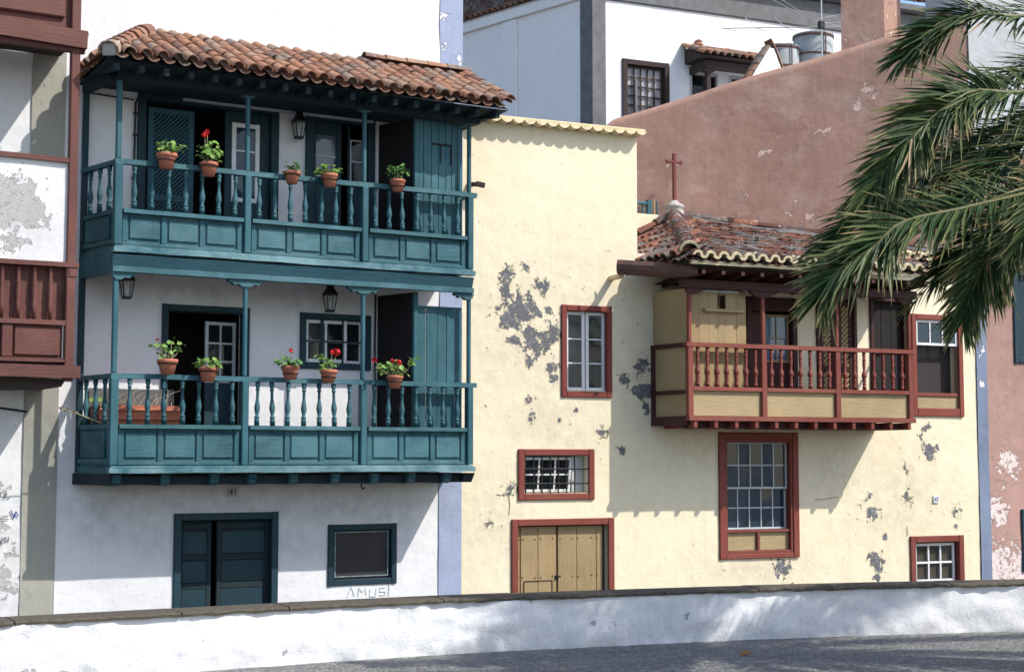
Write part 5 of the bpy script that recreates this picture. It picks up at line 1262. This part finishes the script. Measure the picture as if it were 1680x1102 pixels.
for i in range(90):
    x = X0 + (X1 - X0) * i / 89; p, n = wpt(x); o_ = Vector((6.5, 12.6, 0))
    for (d_, z) in ((-.02, HW - .005), (-.36, HW - .005), (-.36, BASE)): mb.v.append(tuple(p + n * d_ + Vector((0, 0, z)) - o_))
for i in range(89):
    for j in range(2): mb.f.append((i * 3 + j, i * 3 + 3 + j, i * 3 + 4 + j, i * 3 + 1 + j))
part('wall_core', mb, M['white_old'], LW)
x = X0
while x < X1 - .3:
    L = random.uniform(.75, 1.5); mb = MB(); NS = 22; zz = random.uniform(-.004, .004)
    for i in range(NS + 1):
        xx = x + .006 + (min(L, X1 - x) - .012) * i / NS; p, n = wpt(xx); o_ = Vector((6.5, 12.6, 0))
        jf = mnoise.noise(Vector((xx * 7, 1, 0))) * .022; jb = mnoise.noise(Vector((xx * 6, 9, 0))) * .012
        for d_, z in ((.026 + jf, HW - .006 + jb * 1.5), (.030 + jf, HW + .014 + jb), (.016 + jf * .6, HW + .030 + zz), (-.2, HW + .034 + zz + jb), (-.385, HW + .03 + zz), (-.39, HW - .004)): mb.v.append(tuple(p + n * d_ + Vector((0, 0, z)) - o_))
    for i in range(NS):
        for j in range(6): mb.f.append((i * 6 + j, (i + 1) * 6 + j, (i + 1) * 6 + (j + 1) % 6, i * 6 + (j + 1) % 6))
    mb.f.append(tuple(range(6))); mb.f.append(tuple(NS * 6 + j for j in reversed(range(6))))
    part('coping_stone', mb, M['coping'], LW); x += L
# fallen leaf on the paving
mb = MB(); pts = [(-.10, 0, .005), (-.05, .03, .02), (.03, .035, .035), (.10, .0, .015), (.03, -.035, .03), (-.05, -.03, .012)]; mb.v = [tuple(p) for p in pts] + [(0, 0, .008)]
for k in range(6): mb.f.append((6, k, (k + 1) % 6))
o = part('fallen_leaf', mb, M['dryleaf'], fix=False); tag(o, 'single dry orange brown leaf lying on the paving', 'leaf'); o.location = (8.92, 11.16, .003); o.rotation_euler = (0, 0, .3)

# ---------------------------------------------------------------- date palms
def frond_mesh(pts, N0, llen, nl, rnd, droop=.36, fwd=(50, 26), vangle=18):
    """rachis through pts (Catmull-Rom), leaflets both sides; N0 is the upper-face normal"""
    P = [Vector(p) for p in pts]; P = [P[0] * 2 - P[1]] + P + [P[-1] * 2 - P[-2]]
    def ev(t):
        t = max(0, min(.9999, t)) * (len(P) - 3); i = int(t); f = t - i; a, b, c, d = P[i:i + 4]
        return .5 * ((2 * b) + (c - a) * f + (2 * a - 5 * b + 4 * c - d) * f * f + (3 * b - 3 * c + d - a) * f ** 3)
    mb = MB(); tip = []
    path = [ev(k / 22) for k in range(23)]; mb.tube(path, .020, 5, .004); tip += [.35] * len(mb.v); tone = [.5] * len(mb.v)
    N0 = Vector(N0).normalized()
    for k in range(nl):
        t = .10 + .90 * (k + rnd.uniform(-.3, .3)) / nl; t = min(t, .998)
        c = ev(t); d = (ev(t + .01) - ev(t - .01)).normalized(); S = d.cross(N0).normalized(); N = S.cross(d).normalized()
        for sg in (-1, 1):
            ang = rad(fwd[0] + (fwd[1] - fwd[0]) * t + rnd.gauss(0, 6)); va = rad(vangle + rnd.gauss(0, 14))
            L = llen * (min(1, .45 + t * 2.2) if t < .3 else 1) * (1 - .45 * max(0, (t - .55) / .45)) * rnd.uniform(.62, 1.12)
            dirv = (d * math.cos(ang) + (S * sg * math.cos(va) + N * math.sin(va)) * math.sin(ang)).normalized()
            wv = dirv.cross(N).normalized(); fold = (N * .35 + wv).normalized(); fold2 = (N * .35 - wv).normalized()
            w0 = .0115 * rnd.uniform(.75, 1.25); b = len(mb.v); dr = rnd.uniform(.5, 1.3) * droop; tn = rnd.random(); bend = Vector((rnd.gauss(0, .05), rnd.gauss(0, .05), rnd.gauss(0, .04)))
            for q, wd in ((0, .55), (.35, 1.0), (.72, .75), (1, .04)):
                p = c + dirv * L * q + Vector((0, 0, -1)) * L * dr * q * q * .5 + bend * L * q * q
                mb.v += [tuple(p + fold * w0 * wd), tuple(p), tuple(p + fold2 * w0 * wd)]; tv = max(0, (q - .7) / .3) * rnd.uniform(.2, 1.0); tip += [tv] * 3; tone += [tn] * 3
            for q in range(3):
                o = b + q * 3; mb.f += [(o, o + 1, o + 4, o + 3), (o + 1, o + 2, o + 5, o + 4)]
    mb.a = {'tip': tip, 'tone': tone}
    return mb
def palm(name, base, crown, label, explicit, nrand, seed, skip=None, llen=.50, flen=3.4):
    rnd = random.Random(seed)
    r = root(name, base, 0, label, 'palm tree'); ZOFF.pop(r.name); o = Vector(base)
    H = crown[2] - base[2]; prof = []
    for k in range(40):
        t = k / 39; prof.append(((.34 - .06 * t + (.10 * (1 - t) ** 4)) * (1 + .05 * (k % 2)) + (.12 * max(0, (t - .85) / .15)), H * t))
    part('trunk', MB().lathe(prof, 18), M['bark'], r)
    for pts, N0, ll, nl in explicit: part('frond', frond_mesh([Vector(p) - o for p in pts], N0, ll, nl, rnd), M['palm'], r, fix=False)
    c = Vector(crown) - o
    for k in range(nrand):
        az = 2.39996 * k + rnd.uniform(-.15, .15); el = rad(78 - 100 * (k / nrand) + rnd.uniform(-7, 7)); L = flen * rnd.uniform(.85, 1.1)
        if skip and skip(az, el): continue
        d = Vector((math.cos(az) * math.cos(el), math.sin(az) * math.cos(el), math.sin(el))); pts = []
        for q in range(6):
            t = q / 5; pts.append(c + d * L * t + Vector((0, 0, -1)) * L * .42 * t * t * max(.25, math.cos(el)))
        N0 = Vector((0, 0, 1)) + d * -.3
        part('frond', frond_mesh(pts, N0, llen, 95, rnd), M['palm'], r, fix=False)
    return r
CAMD = Vector((-.35, -.75, .35))      # the visible fronds turn their upper face to the plaza
CR = (11.75, 7.8, 4.9)
FR = [
 ([CR, (10.4, 8.0, 5.42), (9.45, 8.24, 5.29), (9.05, 8.35, 5.28), (8.83, 8.49, 5.19), (8.71, 8.57, 5.08), (8.57, 8.68, 4.93)], (-.3, -.6, .75), .48, 170),
 ([CR, (10.4, 7.8, 4.80), (9.08, 7.94, 4.57), (8.70, 8.05, 4.56), (8.46, 8.08, 4.44), (8.34, 8.16, 4.33), (8.13, 8.18, 4.14), (7.99, 8.28, 3.94), (7.86, 8.38, 3.70)], (-.35, -.8, .5), .54, 205),
 ([CR, (9.92, 7.97, 4.05), (8.64, 8.04, 3.68), (8.05, 8.17, 3.53), (7.79, 8.22, 3.33), (7.55, 8.37, 3.14), (7.48, 8.44, 2.98)], (-.35, -.8, .5), .50, 195),
 ([CR, (10.18, 8.47, 4.51), (9.29, 8.89, 4.23), (8.84, 9.06, 3.97), (8.55, 9.25, 3.68), (8.36, 9.41, 3.45)], (-.3, -.6, .7), .52, 175),
 ([CR, (10.1, 8.0, 4.3), (9.28, 8.14, 3.71), (9.01, 8.21, 3.39), (8.89, 8.30, 3.11), (8.83, 8.37, 2.84)], (-.5, -.7, .4), .48, 170),
 ([CR, (9.9, 7.5, 4.3), (8.95, 7.44, 3.83), (8.66, 7.43, 3.56), (8.55, 7.51, 3.34)], (-.4, -.8, .4), .48, 110),
 ([CR, (10.57, 8.48, 4.40), (10.05, 8.81, 4.15), (9.61, 9.06, 4.14), (9.40, 9.22, 4.06)], (-.2, -.3, .9), .50, 120),
 ([CR, (10.7, 8.2, 4.95), (10.0, 8.5, 4.62), (9.55, 8.65, 4.38), (9.2, 8.75, 4.05), (9.0, 8.8, 3.75)], (-.2, -.6, .8), .46, 120),
 ([CR, (10.8, 8.0, 4.75), (10.0, 8.2, 4.45), (9.4, 8.35, 4.15), (9.0, 8.45, 3.85), (8.75, 8.5, 3.6)], (-.1, -.5, .9), .52, 170),
 ([CR, (10.8, 8.3, 4.5), (10.1, 8.7, 4.0), (9.6, 8.95, 3.6), (9.3, 9.1, 3.3)], (-.3, -.5, .8), .52, 150),
 ([CR, (10.9, 8.2, 5.2), (10.2, 8.5, 5.1), (9.7, 8.7, 4.9), (9.35, 8.8, 4.6)], (-.2, -.5, .8), .50, 140),
 ([CR, (10.7, 8.6, 4.62), (9.9, 8.95, 4.38), (9.4, 9.15, 4.1), (9.1, 9.25, 3.82), (8.95, 9.3, 3.6)], (-.2, -.5, .8), .52, 160),
 ([CR, (10.6, 8.3, 4.05), (10.1, 8.6, 3.7), (9.75, 8.8, 3.45), (9.55, 8.9, 3.15)], (-.3, -.6, .7), .48, 140),
 ([CR, (10.5, 8.1, 4.2), (9.75, 8.3, 3.75), (9.4, 8.4, 3.4), (9.25, 8.45, 3.1)], (-.4, -.6, .6), .42, 110),
]
palm('palm_tree', (11.85, 7.8, 0), CR, 'date palm reaching in from the right with drooping green fronds', FR, 46, 5,
     skip=lambda az, el: math.cos(az - math.pi) > .55 and el < rad(55))
